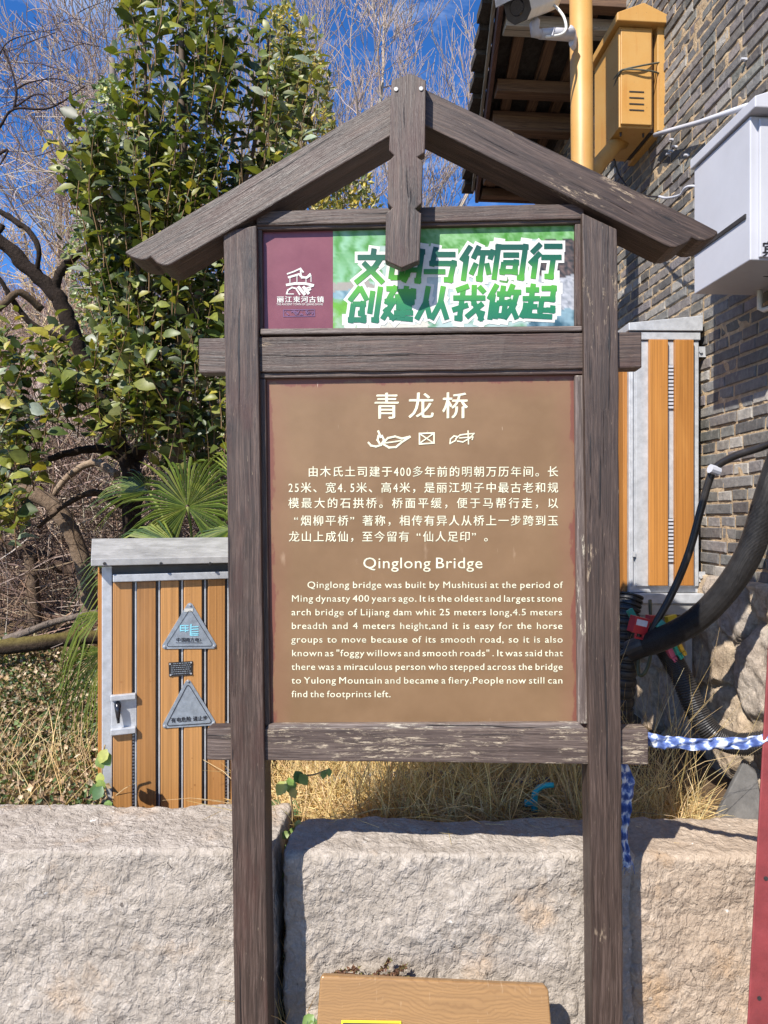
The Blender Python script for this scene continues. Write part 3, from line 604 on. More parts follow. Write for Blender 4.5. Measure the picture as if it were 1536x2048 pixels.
# ------------------------------------------------------------------ brick building on the right
mW = -.076; WX0 = 1.819
wn = math.hypot(1, mW); ex = V((mW, 1, 0))/wn; eo = V((-1, mW, 0))/wn      # along the wall (away), out of the wall
WM = Matrix(((ex.x, eo.x, 0, WX0), (ex.y, eo.y, 0, 0), (0, 0, 1, 0), (0, 0, 0, 1)))
bld = empty('brick_building', WM, 'old grey brick building with stone base and dark timber eaves behind the signboard', 'building')
S0 = 4.34
def roofz(s): return 4.45+(6.3-s)*.171
def walltop(s): return roofz(s) if s > S0+.1 else 6.2
SEND = 6.25
mb = MB(); ch_ = .0585; z = 1.275; row = 0
while z < 6.2:
    s = 1.2-U(0, .2); hdr = row % 2 == 0
    while s < SEND:
        L = (.105 if R() < (.75 if hdr else .25) else .225)*U(.94, 1.05)
        e_ = min(s+L, SEND)
        if z+.05 < walltop(e_)+.05 and e_-s > .03:
            o = U(.006, .013); g = R(); k = U(.07, .18); col = (k*U(1.0, 1.13), k*U(.97, 1.03), k*U(.90, 1.02))
            if R() < .12: k = U(.22, .30); col = (k*1.06, k, k*.92)
            j = [U(-.0025, .0025) for _ in range(8)]; h = ch_-.0115+U(-.002, .002); m_ = .004
            za = z+U(-.002, .002); vs = []
            for (oo, ins) in ((-.02, 0), (o-m_, 0), (o, m_)):
                vs += [V((s+ins+j[0], oo+j[5]*.6, za+ins+j[1])), V((e_-ins+j[2], oo+j[6]*.6, za+ins+j[3])), V((e_-ins+j[2], oo+j[7]*.6, za+h-ins+j[4])), V((s+ins+j[0], oo, za+h-ins+j[1]))]
            fs = [(4*k_+i, 4*k_+(i+1) % 4, 4*k_+4+(i+1) % 4, 4*k_+4+i) for k_ in range(2) for i in range(4)]+[(8, 9, 10, 11)]
            mb.add(vs, fs, col)
        s = e_+U(.008, .014)
    z += ch_; row += 1
mb.build('brick_wall', M_brick, bld)
mb = MB()      # mortar bed, slightly lumpy
ns, nz_ = 130, 100; vs = []
for i in range(ns+1):
    for k in range(nz_+1):
        s = lerp(1.2, SEND, i/ns); z = lerp(1.2, walltop(s)-.01, k/nz_); vs.append((s, .004+.009*mn.noise(V((s*32, z*40, 0))), z))
mb.add(vs, [(i*(nz_+1)+k, i*(nz_+1)+k+1, (i+1)*(nz_+1)+k+1, (i+1)*(nz_+1)+k) for i in range(ns) for k in range(nz_)], (.44, .34, .225))
mb.box((1.2, -.3, 0), (SEND, -.03, 4.4), None, (.3, .24, .17)); mb.build('mortar', M_mortar, bld)
# rubble stone base: irregular stones between fat joints
sd = [(U(1.0, 6.4), U(-.2, 1.4)) for _ in range(0)]
for a in range(16):
    for b in range(5): sd.append((1.0+a*.37+(b % 2)*.18+U(-.1, .1), -.1+b*.33+U(-.08, .08)))
sc_ = [tuple(x*k for x in ((.50, .41, .31) if R() < .6 else (.46, .41, .36))) for k in (U(.75, 1.15) for _ in sd)]
mb = MB(); ns, nz_ = 300, 90; vs, cs = [], []
for i in range(ns+1):
    for k in range(nz_+1):
        s = lerp(1.2, SEND, i/ns); z = lerp(0, 1.28, k/nz_); q = (s+.03*mn.noise(V((s*7, z*7, 1))), z+.03*mn.noise(V((s*7, z*7, 8))))
        ds = sorted((math.hypot(q[0]-a[0], (q[1]-a[1])*1.1), n_) for n_, a in enumerate(sd) if abs(q[0]-a[0]) < .7)[:2]
        e_ = ds[1][0]-ds[0][0]; t = max(0, min(1, (e_-.012)/.035)); 
        hgt = .012+t*(.028+.022*mn.fractal(V((s*9, z*9, ds[0][1])), .9, 2.1, 4))+.006*mn.noise(V((s*40, z*40, 3)))
        if k == nz_: hgt = 0
        vs.append((s, hgt, z)); c1 = V(sc_[ds[0][1]]); cs.append(tuple(V((.40, .335, .25)).lerp(c1, t)))
mb.add(vs, [(i*(nz_+1)+k, i*(nz_+1)+k+1, (i+1)*(nz_+1)+k+1, (i+1)*(nz_+1)+k) for i in range(ns) for k in range(nz_)]); mb.c = cs
mb.build('stone_base', M_rubble, bld, True)
# verge: boarded soffit on projecting purlins, rafters, verge board, tiles
def overhang(s): return lerp(.78, .52, (s-4.3)/2.0)
roof = MB(); rs = [S0+i*.4 for i in range(6)]
A = []; 
for i in range(len(rs)-1):
    s0, s1 = rs[i], min(rs[i+1], 6.32)
    for q in range(6):
        f0, f1 = q/6, (q+1)/6; dz = U(0, .012)
        vs = [V((s0, overhang(s0)*f0-.02, roofz(s0)+dz)), V((s1, overhang(s1)*f0-.02, roofz(s1)+dz)), V((s1, overhang(s1)*f1-.02, roofz(s1)+dz)), V((s0, overhang(s0)*f1-.02, roofz(s0)+dz))]
        roof.loft(vs, [p+V((0, 0, .03)) for p in vs], (.05, .045, .042))
rf = roof.build('roof', M_tile, bld)
for f in (.22, .5, .80): 
    mb = MB()
    A = [V((s, overhang(s)*f+o, roofz(s)+z)) for s, o, z in ((S0, -.035, -.05), (S0, .035, -.05), (S0, .035, .005), (S0, -.035, .005))]
    B = [V((s, overhang(s)*f+o, roofz(s)+z)) for s, o, z in ((6.3, -.035, -.05), (6.3, .035, -.05), (6.3, .035, .005), (6.3, -.035, .005))]
    mb.loft(A, B, None, (1, 0, -.17)).build('rafter', M_eave, rf, False, .003)
for s, hh, ww in ((4.55, .075, .10), (5.06, .085, .10), (5.36, .14, .11), (5.82, .06, .08), (5.98, .11, .10), (6.24, .07, .08), (4.4, .05, .08)):
    zt_ = roofz(s)-.052; MB().box((s-ww/2, -.05, zt_-hh), (s+ww/2, overhang(s)-.03, zt_), None, None, (0, 1, 0)).build('purlin', M_eave if s != 4.55 else M_grey, rf, False, .004)  # one purlin near the roof end has sunlight put into its pale grey
def strip(name, o0, o1, z0, z1, mat, s0=S0, s1=6.36, col=None):
    mb = MB(); A = [V((s0, overhang(s0)+o, roofz(s0)+z)) for o, z in ((o0, z0), (o1, z0), (o1, z1), (o0, z1))]; B = [V((s1, overhang(s1)+o, roofz(s1)+z)) for o, z in ((o0, z0), (o1, z0), (o1, z1), (o0, z1))]
    return mb.loft(A, B, col, (1, 0, -.17)).build(name, mat, rf, False, .004)
strip('verge_board', -.012, .018, -.10, .06, M_fascia); strip('verge_batten', .026, .050, .0, .05, M_grey)
mb = MB(); s = S0
while s < 6.4:
    oo = overhang(s)+.052; zz = roofz(s)+.03; L = .19
    mb.box((s, oo-.05, zz), (s+L, oo+.055+U(0, .012), zz+.05+U(0, .012)), None, (.055, .05, .047)); s += L+.006
mb.build('verge_tile', M_tile, rf)
strip('end_board', -.55, .02, -.09, .05, M_fascia, 6.33, 6.36)

# ------------------------------------------------------------------ things fixed to the wall and the yellow pole
def Wp(s, o, z): return WM @ V((s, o, z))
def on_wall(name, s, o, z, label, cat, group=None): return empty(name, Matrix.Translation(Wp(s, o, z)) @ WM.to_3x3().to_4x4(), label, cat, group)
# white cabinet
wb = on_wall('meter_box', 2.62, 0, 2.49, 'white enamel meter box with gabled lid mounted on the brick wall', 'meter box')
W0, WH, WL = .285, .525, .40
MB().box((0, .0, 0), (WL, W0, WH)).build('body', M_white, wb, False, .004)
MB().box((-.012, .03, .008), (0, W0-.03, WH-.012)).build('door', M_white, wb, False, .003)
mb = MB()
def gable(s): return [V((s, -.01, WH+.004)), V((s, W0+.012, WH+.004)), V((s, W0+.012, WH+.045)), V((s, W0*.45, WH+.105)), V((s, -.01, WH+.045))]
mb.loft(gable(-.05), gable(WL+.012)); mb.build('lid', M_white, wb, False, .004)
wdoor = MB(); yb = .012; mpD = lambda x, z: V((-.0135, W0-.035-x, z))
def wt(ch, x, z, e): put_text(wdoor, lambda X, Y: mpD(X, -Y), ch, x, -z, e*.80, e, 0, .004)
wt('宾', .0, .012, .062); wt('其', .045, .012, .062); wdoor.build('lettering', M_blk, wb)
MB().box((.16, .09, -.002), (.166, .13, -.0005)).build('vent', M_dark, wb)
sp = [Wp(2.58, W0+.006, 2.7), ]
mb = MB(); Wi = wb.matrix_world.inverted()
def onface(x, y): 
    q = onplane(wb.matrix_world @ Matrix.Rotation(math.pi/2, 4, 'Z') @ Matrix.Identity(4), x, y, 0); return q
# black rubber strap lying across the outer face
def facept(x, y, o): # photo point -> box local on plane at distance o from the wall
    Mi = wb.matrix_world.inverted(); oc = Mi @ V((0, 0, CZ)); d = Mi.to_3x3() @ V(((x-CX)/FPX, 1, -(y-HY)/FPX)); t = (o-oc.y)/d.y; return oc+d*t
a, b = facept(1400, 497, W0+.006), facept(1490, 432, W0+.006)
dd = (b-a).normalized(); nn = V((-dd.z, 0, dd.x))*.008; a = a-dd*.05
mb.loft([a-nn, b-nn, b+nn, a+nn], [p-V((0, .005, 0)) for p in (a-nn, b-nn, b+nn, a+nn)]); mb.build('strap', M_dark, wb)
def pipe(name, pts, r, mat, label, cat, n=10, group=None, segs=0):
    pts = [V(p) for p in pts]; c = pts[0].copy()
    if segs: pts = smooth_path(pts, segs)
    o = MB().tube([p-c for p in pts], r, n).build(name, mat, None, True); o.location = c
    return tag(o, label, cat, group)
pipe('conduit', [Wp(2.95, .04, 2.53), Wp(2.95, .04, 2.415), Wp(2.92, .04, 2.40), Wp(2.2, .05, 2.36)], .011, M_wplast, 'thin white elbowed conduit below the white meter box', 'conduit')
pipe('conduit', [P(1310, 270, 3.84), P(1340, 261, 3.66), P(1398, 245, 3.38), P(1495, 212, 2.84)], .012, M_white, 'white straight conduit running from the yellow box towards the white meter box', 'conduit')
pipe('wire', [Wp(3.02, .06, 2.9), P(1385, 372, 3.15), P(1360, 390, 3.25), P(1334, 396, 3.4), P(1318, 393, 3.5)], .006, M_white, 'short white wire curving out of the white meter box', 'wire', 6, None, 24)
pipe('wire', [P(1228, 318, 4.1), P(1238, 350, 4.1), P(1260, 378, 3.95), P(1290, 391, 3.75), P(1320, 394, 3.5)], .005, M_cable, 'dark wire sagging below the yellow box on the bricks', 'wire', 6, None, 24)
for i, (x, y) in enumerate(((1346, 279), (1352, 293), (1345, 302), (1340, 308), (1491, 118), (1376, 310))):
    d = WX0/((x-CX)/FPX-mW)-.02; p = P(x, y, d); c = MB().box((-.012, -.006, -.004), (.012, .006, .004)).box((.004, -.01, -.009), (.012, .008, -.0005))
    o = c.build('cable_clip', M_white, None); o.location = p+V((-.008, 0, 0)); tag(o, 'small white cable clip nailed to the grey brick wall', 'cable clip', 'white cable clips on the bricks')
# yellow box
yb_ = on_wall('junction_box', 3.87, 0, 3.66, 'rust streaked yellow steel junction box with peaked lid high on the brick wall', 'junction box')
Y0, Y1, YH, YL = .068, .255, .545, .36
MB().box((0, Y0, 0), (YL, Y1, YH)).build('body', M_yel, yb_, False, .004)
MB().box((-.014, Y0+.012, .012), (-.0005, Y1-.005, YH-.02)).build('door', M_yel, yb_, False, .003)
MB().box((-.01, .0, -.015), (YL+.02, .045, YH+.01)).build('back_plate', M_yel, yb_, False, .003)
MB().box((.04, .0452, .0), (YL-.02, Y0-.0005, YH-.02)).build('spacer', M_dark, yb_)
mb = MB()
def g2(s, e): return [V((s, .0-e, YH+.002)), V((s, Y1+.028, YH+.002)), V((s, Y1+.028, YH+.045)), V((s, (Y0+Y1)*.42, YH+.105)), V((s, -e, YH+.045))]
mb.loft(g2(-.045, 0), g2(YL+.03, 0)); mb.build('lid', M_yel, yb_, False, .004)
mb = MB()
for k in range(4): mb.box((-.0165, Y0+.055, .085+k*.033), (-.0145, Y1-.05, .0915+k*.033)); 
mb.build('louvre', M_dark, yb_)
for y_ in (Y0+.03, Y1-.03): MB().tube([V((.05, y_, .002)), V((.05, y_, -.02))], .006, 6).build('bolt', M_dark, yb_)
yc = Wp(4.0, .16, 3.66)
pipe('yellow_conduit', [yc+V((.0, .05, .02)), P(1232, 288, 4.0), P(1195, 332, 3.75), P(1172, 362, 3.56)], .040, M_yel, 'yellow steel conduit slanting from the yellow box down to the yellow pole', 'conduit', 14)
for i, pts in enumerate(([(1206, 222), (1217, 178), (1238, 145), (1252, 138), (1290, 130), (1326, 124)], [(1208, 228), (1223, 190), (1238, 148), (1256, 139), (1300, 142), (1322, 150), (1329, 170), (1330, 195), (1342, 202), (1347, 208)])):
    pts3 = []
    for j, (x, y) in enumerate(pts): pts3.append(P(x, y, 3.83-(.0 if x > 1238 else -.0)+ (0 if x > 1240 else (1240-x)/40*.36)-.012) if x < 1318 else P(x, y, 3.86))
    pipe('wire', pts3, .0048, plain('grey_green_wire', (.10, .10, .075), .5, 0, .2, 20), ['grey wire looped over the face of the yellow box', 'grey wire hanging past the side of the yellow box'][i], 'wire', 6, None, 40)
# yellow pole and camera
px = P(1165, 0, 3.5).x
pole = pipe('yellow_pole', [V((px+.012, 3.5, .3)), V((px, 3.5, 3.2)), V((px-.016, 3.5, 4.9))], .0545, M_yel, 'tall round yellow painted steel pole carrying the white security camera', 'pole', 28)
cm = empty('security_camera', P(1150, 75, 3.44), 'white bullet security camera on a bracket fixed to the yellow pole', 'security camera')
ci = cm.matrix_world.inverted(); Q = lambda x, y, d: ci @ P(x, y, d)
fl = [V((0, 0, 0))]
mb = MB(); a = Q(1146, 75, 3.45)
pts = [(1141, 48), (1147, 52), (1149, 70), (1147, 88), (1140, 95), (1137, 88), (1136, 60)]
A = [Q(x, y, 3.41) for x, y in pts]; mb.loft(A, [p+V((.022, .03, 0)) for p in A]); mb.build('mount_plate', M_white, cm, False, .004)
mb = MB().tube([Q(1142, 70, 3.41), Q(1110, 68, 3.36), Q(1080, 68, 3.33)], [.028, .026, .022], 14); mb.build('arm', M_white, cm, True)
mb = MB().tube([Q(1082, 68, 3.33), Q(1070, 66, 3.32), Q(1069, 50, 3.31), Q(1073, 40, 3.31)], [.02, .024, .024, .018], 12); mb.build('knuckle', M_white, cm, True)
ax0, ax1 = P(1036, 14, 3.16), P(1098, -8, 3.44)      # lens end, rear end
dirc = (ax1-ax0).normalized(); rt = dirc.cross(V((0, 0, 1))).normalized(); upc = rt.cross(dirc)
def octo(c, w_, h_, ch): return [ci @ (c+rt*a*w_+upc*b*h_) for a, b in ((-1, -1+ch), (-1+ch, -1), (1-ch, -1), (1, -1+ch), (1, 1-ch*.6), (1-ch*.6, 1), (-1+ch*.6, 1), (-1, 1-ch*.6))]
cbody = MB().loft(octo(ax0, .056, .060, .5), octo(ax1, .060, .062, .5)).build('housing', M_wplast, cm, False, .005)
MB().loft(octo(ax0-dirc*.012, .058, .060, .5), octo(ax0-dirc*.0005, .058, .060, .5)).build('front_bezel', M_dark, cm, False, .003)
MB().tube([ci @ (ax0-dirc*.013), ci @ (ax0-dirc*.018)], [.034, .030], 16).build('lens', M_glass, cm)
mb = MB(); A = [ci @ (ax0-dirc*.075+rt*a+upc*b) for a, b in ((-.070, .030), (-.066, .030), (-.060, .068), (.060, .068), (.066, .030), (.070, .030), (.064, .074), (-.064, .074))]
mb.loft(A, [p+dirc*.38 for p in A]); mb.build('sun_hood', M_white, cm, False, .002)
mb = MB().tube(smooth_path([Q(1096, 4, 3.40), Q(1112, 14, 3.37), Q(1128, 35, 3.35), Q(1132, 58, 3.34), Q(1120, 70, 3.33), Q(1092, 74, 3.31)], 24), .0065, 8); mb.build('cable', M_wplast, cm, True)
mb = MB().tube([Q(1108, 56, 3.33), Q(1104, 72, 3.30)], .004, 6); mb.build('cable_tie', M_white, cm)

# ------------------------------------------------------------------ right cabinet
RM = Matrix.Translation(V((P(1258, 0, 3.42).x, 3.42, P(0, 1185, 3.42).z))) @ Matrix.Rotation(math.radians(1.5), 4, 'Z')
rc = empty('wall_cabinet', RM, 'galvanised wall cabinet with two orange slats and white louvres beside the brick wall', 'utility cabinet')
def K(x, y, w_=0.): return onplane(RM, x, y, w_)
zt = K(1300, 664).z; xr = K(1397, 900).x
MB().box((0, 0, 0), (xr, .42, zt)).build('body', M_galv, rc, False, .003)
MB().box((.028, -.012, .03), (xr-.004, -.0005, zt-.045)).build('door', M_galv, rc, False, .003)
MB().box((.008, -.010, .03), (.018, -.0005, zt-.11)).build('hinge_strip', M_galv, rc, False, .003)
MB().box((-.006, -.022, zt-.042), (xr, -.0005, zt-.005)).build('door_rail', M_galv, rc, False, .003)
mb = MB(); e = .03; xl, xh = -.012, xr+.008
A = [V((xl, -e, zt)), V((xh, -e, zt)), V((xh, -e, zt+.074)), V((xl, -e, zt+.036))]; B = [V((xl, .45, zt)), V((xh, .45, zt)), V((xh, .45, zt+.074)), V((xl, .45, zt+.036))]
mb.loft(A, B); mb.build('lid', M_galv, rc, False, .003)
for a, b in ((1293.5, 1330.5), (1344, 1381.5)):
    MB().box((K(a, 900).x, -.034, .035), (K(b, 900).x, -.0125, zt-.044), None, None, ZA).build('slat', M_slat2, rc, False, .003)
x0, x1 = K(1332, 800).x, K(1343, 800).x
for y0, n_ in ((731, 12), (1036, 12)):
    mb, md = MB(), MB(); zz = K(1337, y0).z; md.box((x0, -.0155, zz-n_*.0178), (x1, -.0125, zz))
    for k in range(n_): mb.box((x0, -.022, zz-.0145-k*.0178), (x1, -.0157, zz-.0035-k*.0178))
    mb.build('louvre', M_white, md.build('louvre_gap', M_dark, rc))
for a, b in ((-.0, .10), (.115, .215), (.23, .33)):
    MB().box((-.022, .02+a, .0), (-.0005, .02+b, zt-.05), None, None, ZA).build('side_slat', M_slat2, rc, False, .003)
MB().box((-.03, -.04, -.05), (xr+.01, .40, -.002)).build('base_frame', M_galv, rc, False, .004)
MB().box((-.012, -.028, -.105), (xr-.005, -.015, -.052)).box((xr-.03, -.015, -.105), (xr-.005, .36, -.052)).build('base_skirt', M_zinc, rc, False, .003)
for z_ in (.05, zt-.12): MB().box((xr, -.005, z_), (xr+.035, .0, z_+.05)).tube([V((xr+.006, -.005, z_+.025)), V((xr+.006, -.014, z_+.025))], .008, 8).build('bracket', M_galv, rc)
MB().box((.012, -.022, K(1262, 1108).z-.012), (.024, -.0105, K(1262, 1108).z+.012)).build('latch', M_galv, rc)
MB().box((xr-.055, .02, -.75), (xr-.02, .05, -.106)).build('bracket_leg', M_zinc, rc, False, .003)

# ------------------------------------------------------------------ hoses and cables by the wall
def hose(pts, r, pitch, label, dips=.14, smooth_from=None):
    sp_ = smooth_path(pts, 120); L = sum((sp_[i+1]-sp_[i]).length for i in range(120)); n = int(L/pitch*6); full = smooth_path(pts, n); rad = []
    for i in range(n+1):
        k = i % 6; f = (1.0, 1.0, .985, 1-dips, 1-dips, .985)[k]
        if smooth_from and i/n > smooth_from: f = .93
        rad.append(r*f)
    c = full[0].copy(); o = MB().tube([p-c for p in full], rad, 20).build('corrugated_hose', M_dark, None, False); o.location = c
    for pl in o.data.polygons: pl.use_smooth = False
    return tag(o, label, 'hose')
hd = 2.86
hose([V((1.60, 2.3, 4.6)), V((1.585, 2.4, 3.2)), P(1640, 700, 2.5), P(1568, 900, 2.62), P(1534, 1000, 2.7), P(1502, 1098, 2.74), P(1458, 1172, 2.8), P(1402, 1232, 2.86), P(1345, 1268, 2.92), P(1290, 1290, 3.0), P(1262, 1302, 3.05)], .050, .0098, 'thick black corrugated hose curving down past the wall cabinet', .10, .89)
hose([P(1312, 1268, 3.05), P(1338, 1310, 3.04), P(1362, 1352, 3.0), P(1388, 1412, 2.96), P(1420, 1462, 2.92), P(1465, 1486, 2.9), P(1515, 1486, 2.86), P(1600, 1468, 2.8)], .046, .0088, 'black corrugated hose sweeping low behind the blue and white band', .12)
hose([P(1262, 1190, 3.3), P(1254, 1230, 3.28), P(1252, 1290, 3.27), P(1248, 1350, 3.27), P(1240, 1430, 3.3), P(1236, 1480, 3.35)], .058, .034, 'coarse ribbed black hose hanging under the wall cabinet next to the sign post', .16)
pipe('cable', [P(1610, 850, 2.55), P(1536, 889, 2.7), P(1470, 912, 2.8), P(1432, 934, 2.86), P(1418, 962, 2.88), P(1404, 1010, 2.9), P(1380, 1098, 2.92), P(1352, 1170, 2.95), P(1318, 1235, 2.97), P(1288, 1280, 2.99), P(1240, 1312, 3.05)], .0155, M_cable, 'smooth black cable bending down across the orange slatted wall cabinet', 'cable', 12, None, 90)
o = MB().tube([P(1420, 937, 2.845)-P(1428, 940, 2.85), P(1437, 943, 2.855)-P(1428, 940, 2.85)], .0185, 10).build('cable_tie', M_white, None); o.location = P(1428, 940, 2.85); tag(o, 'white cable tie at the bend of the black cable', 'cable tie')
pipe('cable', [P(1300, 1200, 3.3), P(1302, 1300, 3.2), P(1290, 1345, 3.15), P(1276, 1340, 3.2), P(1283, 1250, 3.3)], .008, plain('olive_cable', (.10, .10, .045), .5, 0, .2, 20), 'thin olive cable looping below the wall cabinet', 'cable', 8, None, 30)
def lump(name, x, y, d, sx, sy, sz, rot, col, label, cat, extra=None):
    M = Matrix.Translation(P(x, y, d)) @ Matrix.Rotation(rot, 4, 'Y') @ Matrix.Rotation(.3, 4, 'Z')
    m = MB().box((-sx, -sy, -sz), (sx, sy, sz), None, col)
    m.tube([V((-sx*.5, -sy*1.02, -sz)), V((-sx*.5, -sy*1.02, -sz*1.5)), V((sx*.5, -sy*1.02, -sz*1.5)), V((sx*.5, -sy*1.02, -sz))], .006, 6, col)
    if extra: m.box((-sx*.8, -sy-.002, 0), (sx*.7, -sy+.001, sz*.75), None, extra)
    o = m.build(name, M_attr, None, False, .003); o.matrix_world = M; return tag(o, label, cat)
lump('tag_box', 1277, 1250, 2.98, .036, .02, .034, .25, (.42, .02, .03), 'red plastic cable tag box with white label under the wall cabinet', 'cable tag', (.55, .58, .66))
lump('cable_tag', 1263, 1228, 3.05, .014, .008, .022, -.5, (.02, .26, .20), 'small green cable tag above the red tag box', 'cable tag')
lump('tag_box', 1306, 1238, 3.12, .03, .015, .016, .1, (.40, .02, .04), 'small red tag box tucked behind the black cable', 'cable tag')
lump('cable_tag', 1342, 1238, 3.12, .024, .012, .016, -.2, (.55, .42, .02), 'yellow cable tag under the cabinet base', 'cable tag')
lump('cable_tag', 1324, 1252, 2.96, .018, .01, .02, -.9, (.10, .40, .28), 'pale green cable tag on top of the thick hose', 'cable tag')
lump('cable_tag', 1338, 1300, 3.0, .012, .01, .034, -.45, (.55, .10, .18), 'pink cable tag strip around the low hose', 'cable tag')
lump('cable_tag', 1350, 1294, 2.99, .010, .01, .034, -.45, (.03, .35, .26), 'green cable tag strip around the low hose', 'cable tag')
lump('cable_tag', 1358, 1290, 2.98, .008, .01, .03, -.45, (.6, .36, .03), 'yellow cable tag strip around the low hose', 'cable tag')

# slate slab, tap, cloth band
sl_ = [(1426, 1652), (1440, 1618), (1486, 1527), (1496, 1530), (1514, 1548), (1530, 1655)]
A = [P(x, y, 2.78+(1655-y)*.0009) for x, y in sl_]; c = A[0].copy(); o = MB().loft([p-c for p in A], [p-c+V((.012, .035, .004)) for p in A]).build('slate_slab', M_slate, None, False, .004); o.location = c; tag(o, 'dark grey slate slab leaning against the rubble base behind the stones', 'slate slab')
tap = empty('garden_tap', P(1071, 1660, 2.78), 'teal plastic garden tap standing on a dark pipe behind the stones', 'tap'); ti = tap.matrix_world.inverted(); T = lambda x, y: ti @ P(x, y, 2.78)
MB().tube([T(1071, 1720), T(1071, 1618)], .0085, 10).build('standpipe', M_dark, tap, True)
MB().tube(smooth_path([T(1069, 1622), T(1069, 1600), T(1070, 1588), T(1076, 1578), T(1090, 1571), T(1107, 1570)], 24), [.0125]*12+[.0115]*6+[.0105]*7, 12).build('spout', M_teal, tap, True)
MB().tube([T(1069, 1606), T(1049, 1606)], [.0125, .0135], 12).build('inlet_cap', M_teal, tap, False, .002)
def tiedye():
    m, t, b = newmat('tie_dyed_cotton'); g = attr(t, 'g')
    n = N(t, 'TexNoise', 1, Vector=g, Scale=26., Detail=3.); gw = N(t, 'VectorMath', _operation='MULTIPLY_ADD', i0=n, i1=(.018, .018, .018), i2=g)
    s1 = N(t, 'TexWave', 1, Vector=gw, Scale=8.4, _bands_direction='X', Distortion=1.5, i3=2.); s2 = N(t, 'TexWave', 1, Vector=gw, Scale=15., _bands_direction='Y', Distortion=1., i3=2.)
    f = math2(t, 'MULTIPLY', s1, mapr(t, s2, 0, 1, .55, 1)); lim = noise(t, vmul(t, g, (3.2, 1, 1)), 1, 2)
    bl = noise(t, vmul(t, g, (34, 44, 34)), 1, 3, .6); f = math2(t, 'ADD', math2(t, 'MULTIPLY', f, .45), mapr(t, bl, .3, .7, 0, .75)); f = math2(t, 'ADD', f, mapr(t, lim, .35, .65, .16, -.16))
    put(t, b.inputs['Base Color'], ramp(t, f, [(.36, (.60, .61, .63)), (.47, (.36, .41, .54)), (.60, (.09, .14, .33)), (.9, (.03, .055, .18))])); b.inputs['Roughness'].default_value = .85
    bump(t, b, noise(t, vmul(t, g, (60, 60, 60)), 2, 3), .4, .001); return m
M_tie = tiedye()
def ribbon(name, top, bot, label, fray=0):
    n = 60; a = smooth_path(top, n); b = smooth_path(bot, n); mb = MB(); vs = []; L = 0; g = []; m_ = 6
    for i in range(n+1):
        if i: L += (a[i]-a[i-1]).length
        for k in range(m_+1):
            u = k/m_; p = lerp(a[i], b[i], u); p = p+V((0, .006*math.sin(u*7+i*.35)+.004*math.sin(i*.9), 0)); vs.append(p); g.append((L, u*.05, 0))
    c = vs[0].copy(); mb.add([p-c for p in vs], [(i*(m_+1)+k, i*(m_+1)+k+1, (i+1)*(m_+1)+k+1, (i+1)*(m_+1)+k) for i in range(n) for k in range(m_)]); mb.g = g
    if fray:
        for k in range(fray):
            u = k/fray; p = lerp(a[n], b[n], u)-c; q = p+V((U(-.012, .012), U(-.006, .006), -U(.008, .03))); mb.tube([p+V((0, 0, .01)), q], [.0012, .0006], 3)
    o = mb.build(name, M_tie, None, True); o.location = c; so = o.modifiers.new('cloth', 'SOLIDIFY'); so.thickness = .0018; return tag(o, label, 'cloth band')
ribbon('cloth_band', [P(1290, 1464, 2.16), P(1320, 1470, 2.13), P(1350, 1474, 2.1), P(1400, 1477, 2.07), P(1450, 1476, 2.03), P(1500, 1473, 1.985), P(1545, 1467, 1.95)], [P(1290, 1492, 2.16), P(1320, 1496, 2.13), P(1350, 1498, 2.1), P(1400, 1500, 2.07), P(1450, 1499, 2.03), P(1500, 1496, 1.985), P(1545, 1490, 1.95)], 'indigo and white tie dyed cloth band stretched from the sign to the red post')
ribbon('cloth_tail', [P(1238, 1520, 2.19), P(1242, 1560, 2.2), P(1241, 1610, 2.21), P(1243, 1655, 2.2), P(1244, 1700, 2.19), P(1248, 1735, 2.18)], [P(1252, 1520, 2.2), P(1267, 1560, 2.22), P(1264, 1610, 2.2), P(1256, 1655, 2.2), P(1258, 1700, 2.2), P(1267, 1730, 2.19)], 'loose frayed end of tie dyed cloth hanging beside the sign post', 9)

# ------------------------------------------------------------------ ground
def sstep(a, b, x): t = max(0, min(1, (x-a)/(b-a))); return t*t*(3-2*t)
def gz(x, y):
    z = -.15+.50*sstep(2.40, 2.62, y)
    left = sstep(.6, -1.0, x)
    z += left*(.085*max(0, y-2.85)+.10*max(0, min(y, 9)-5)+.30*max(0, min(y, 45)-9))+(1-left)*.03*max(0, y-2.6)
    if y > 2.6: z += (.035 if y > 3.3 else .012)*mn.fractal(V((x*1.7, y*1.7, 0)), 1, 2, 4)*min(1, (y-2.6)*2)*(1+max(0, y-6)*.25)
    return z
ys = [-40, -15, -5, 0, 1.5, 2.2]+[2.3+.06*i for i in range(60)]+[6+.35*i for i in range(30)]+[17+1.5*i for i in range(20)]+[60, 90, 140, 220]
xs = [-150, -80, -45, -30]+[-22+1.5*i for i in range(11)]+[-5.2+.12*i for i in range(75)]+[4+1.6*i for i in range(8)]+[22, 40, 80, 150]
mb = MB(); vs = [(x, y, gz(x, y)) for y in ys for x in xs]; nx = len(xs)
mb.add(vs, [(j*nx+i, j*nx+i+1, (j+1)*nx+i+1, (j+1)*nx+i) for j in range(len(ys)-1) for i in range(nx-1)])
mb.c = [((.30, .27, .24) if y < 2.3 else (.15, .105, .065) if y < 6 else (.20, .135, .10)) for y in ys for x in xs]
struct(mb.build('ground', M_soil, None, True))

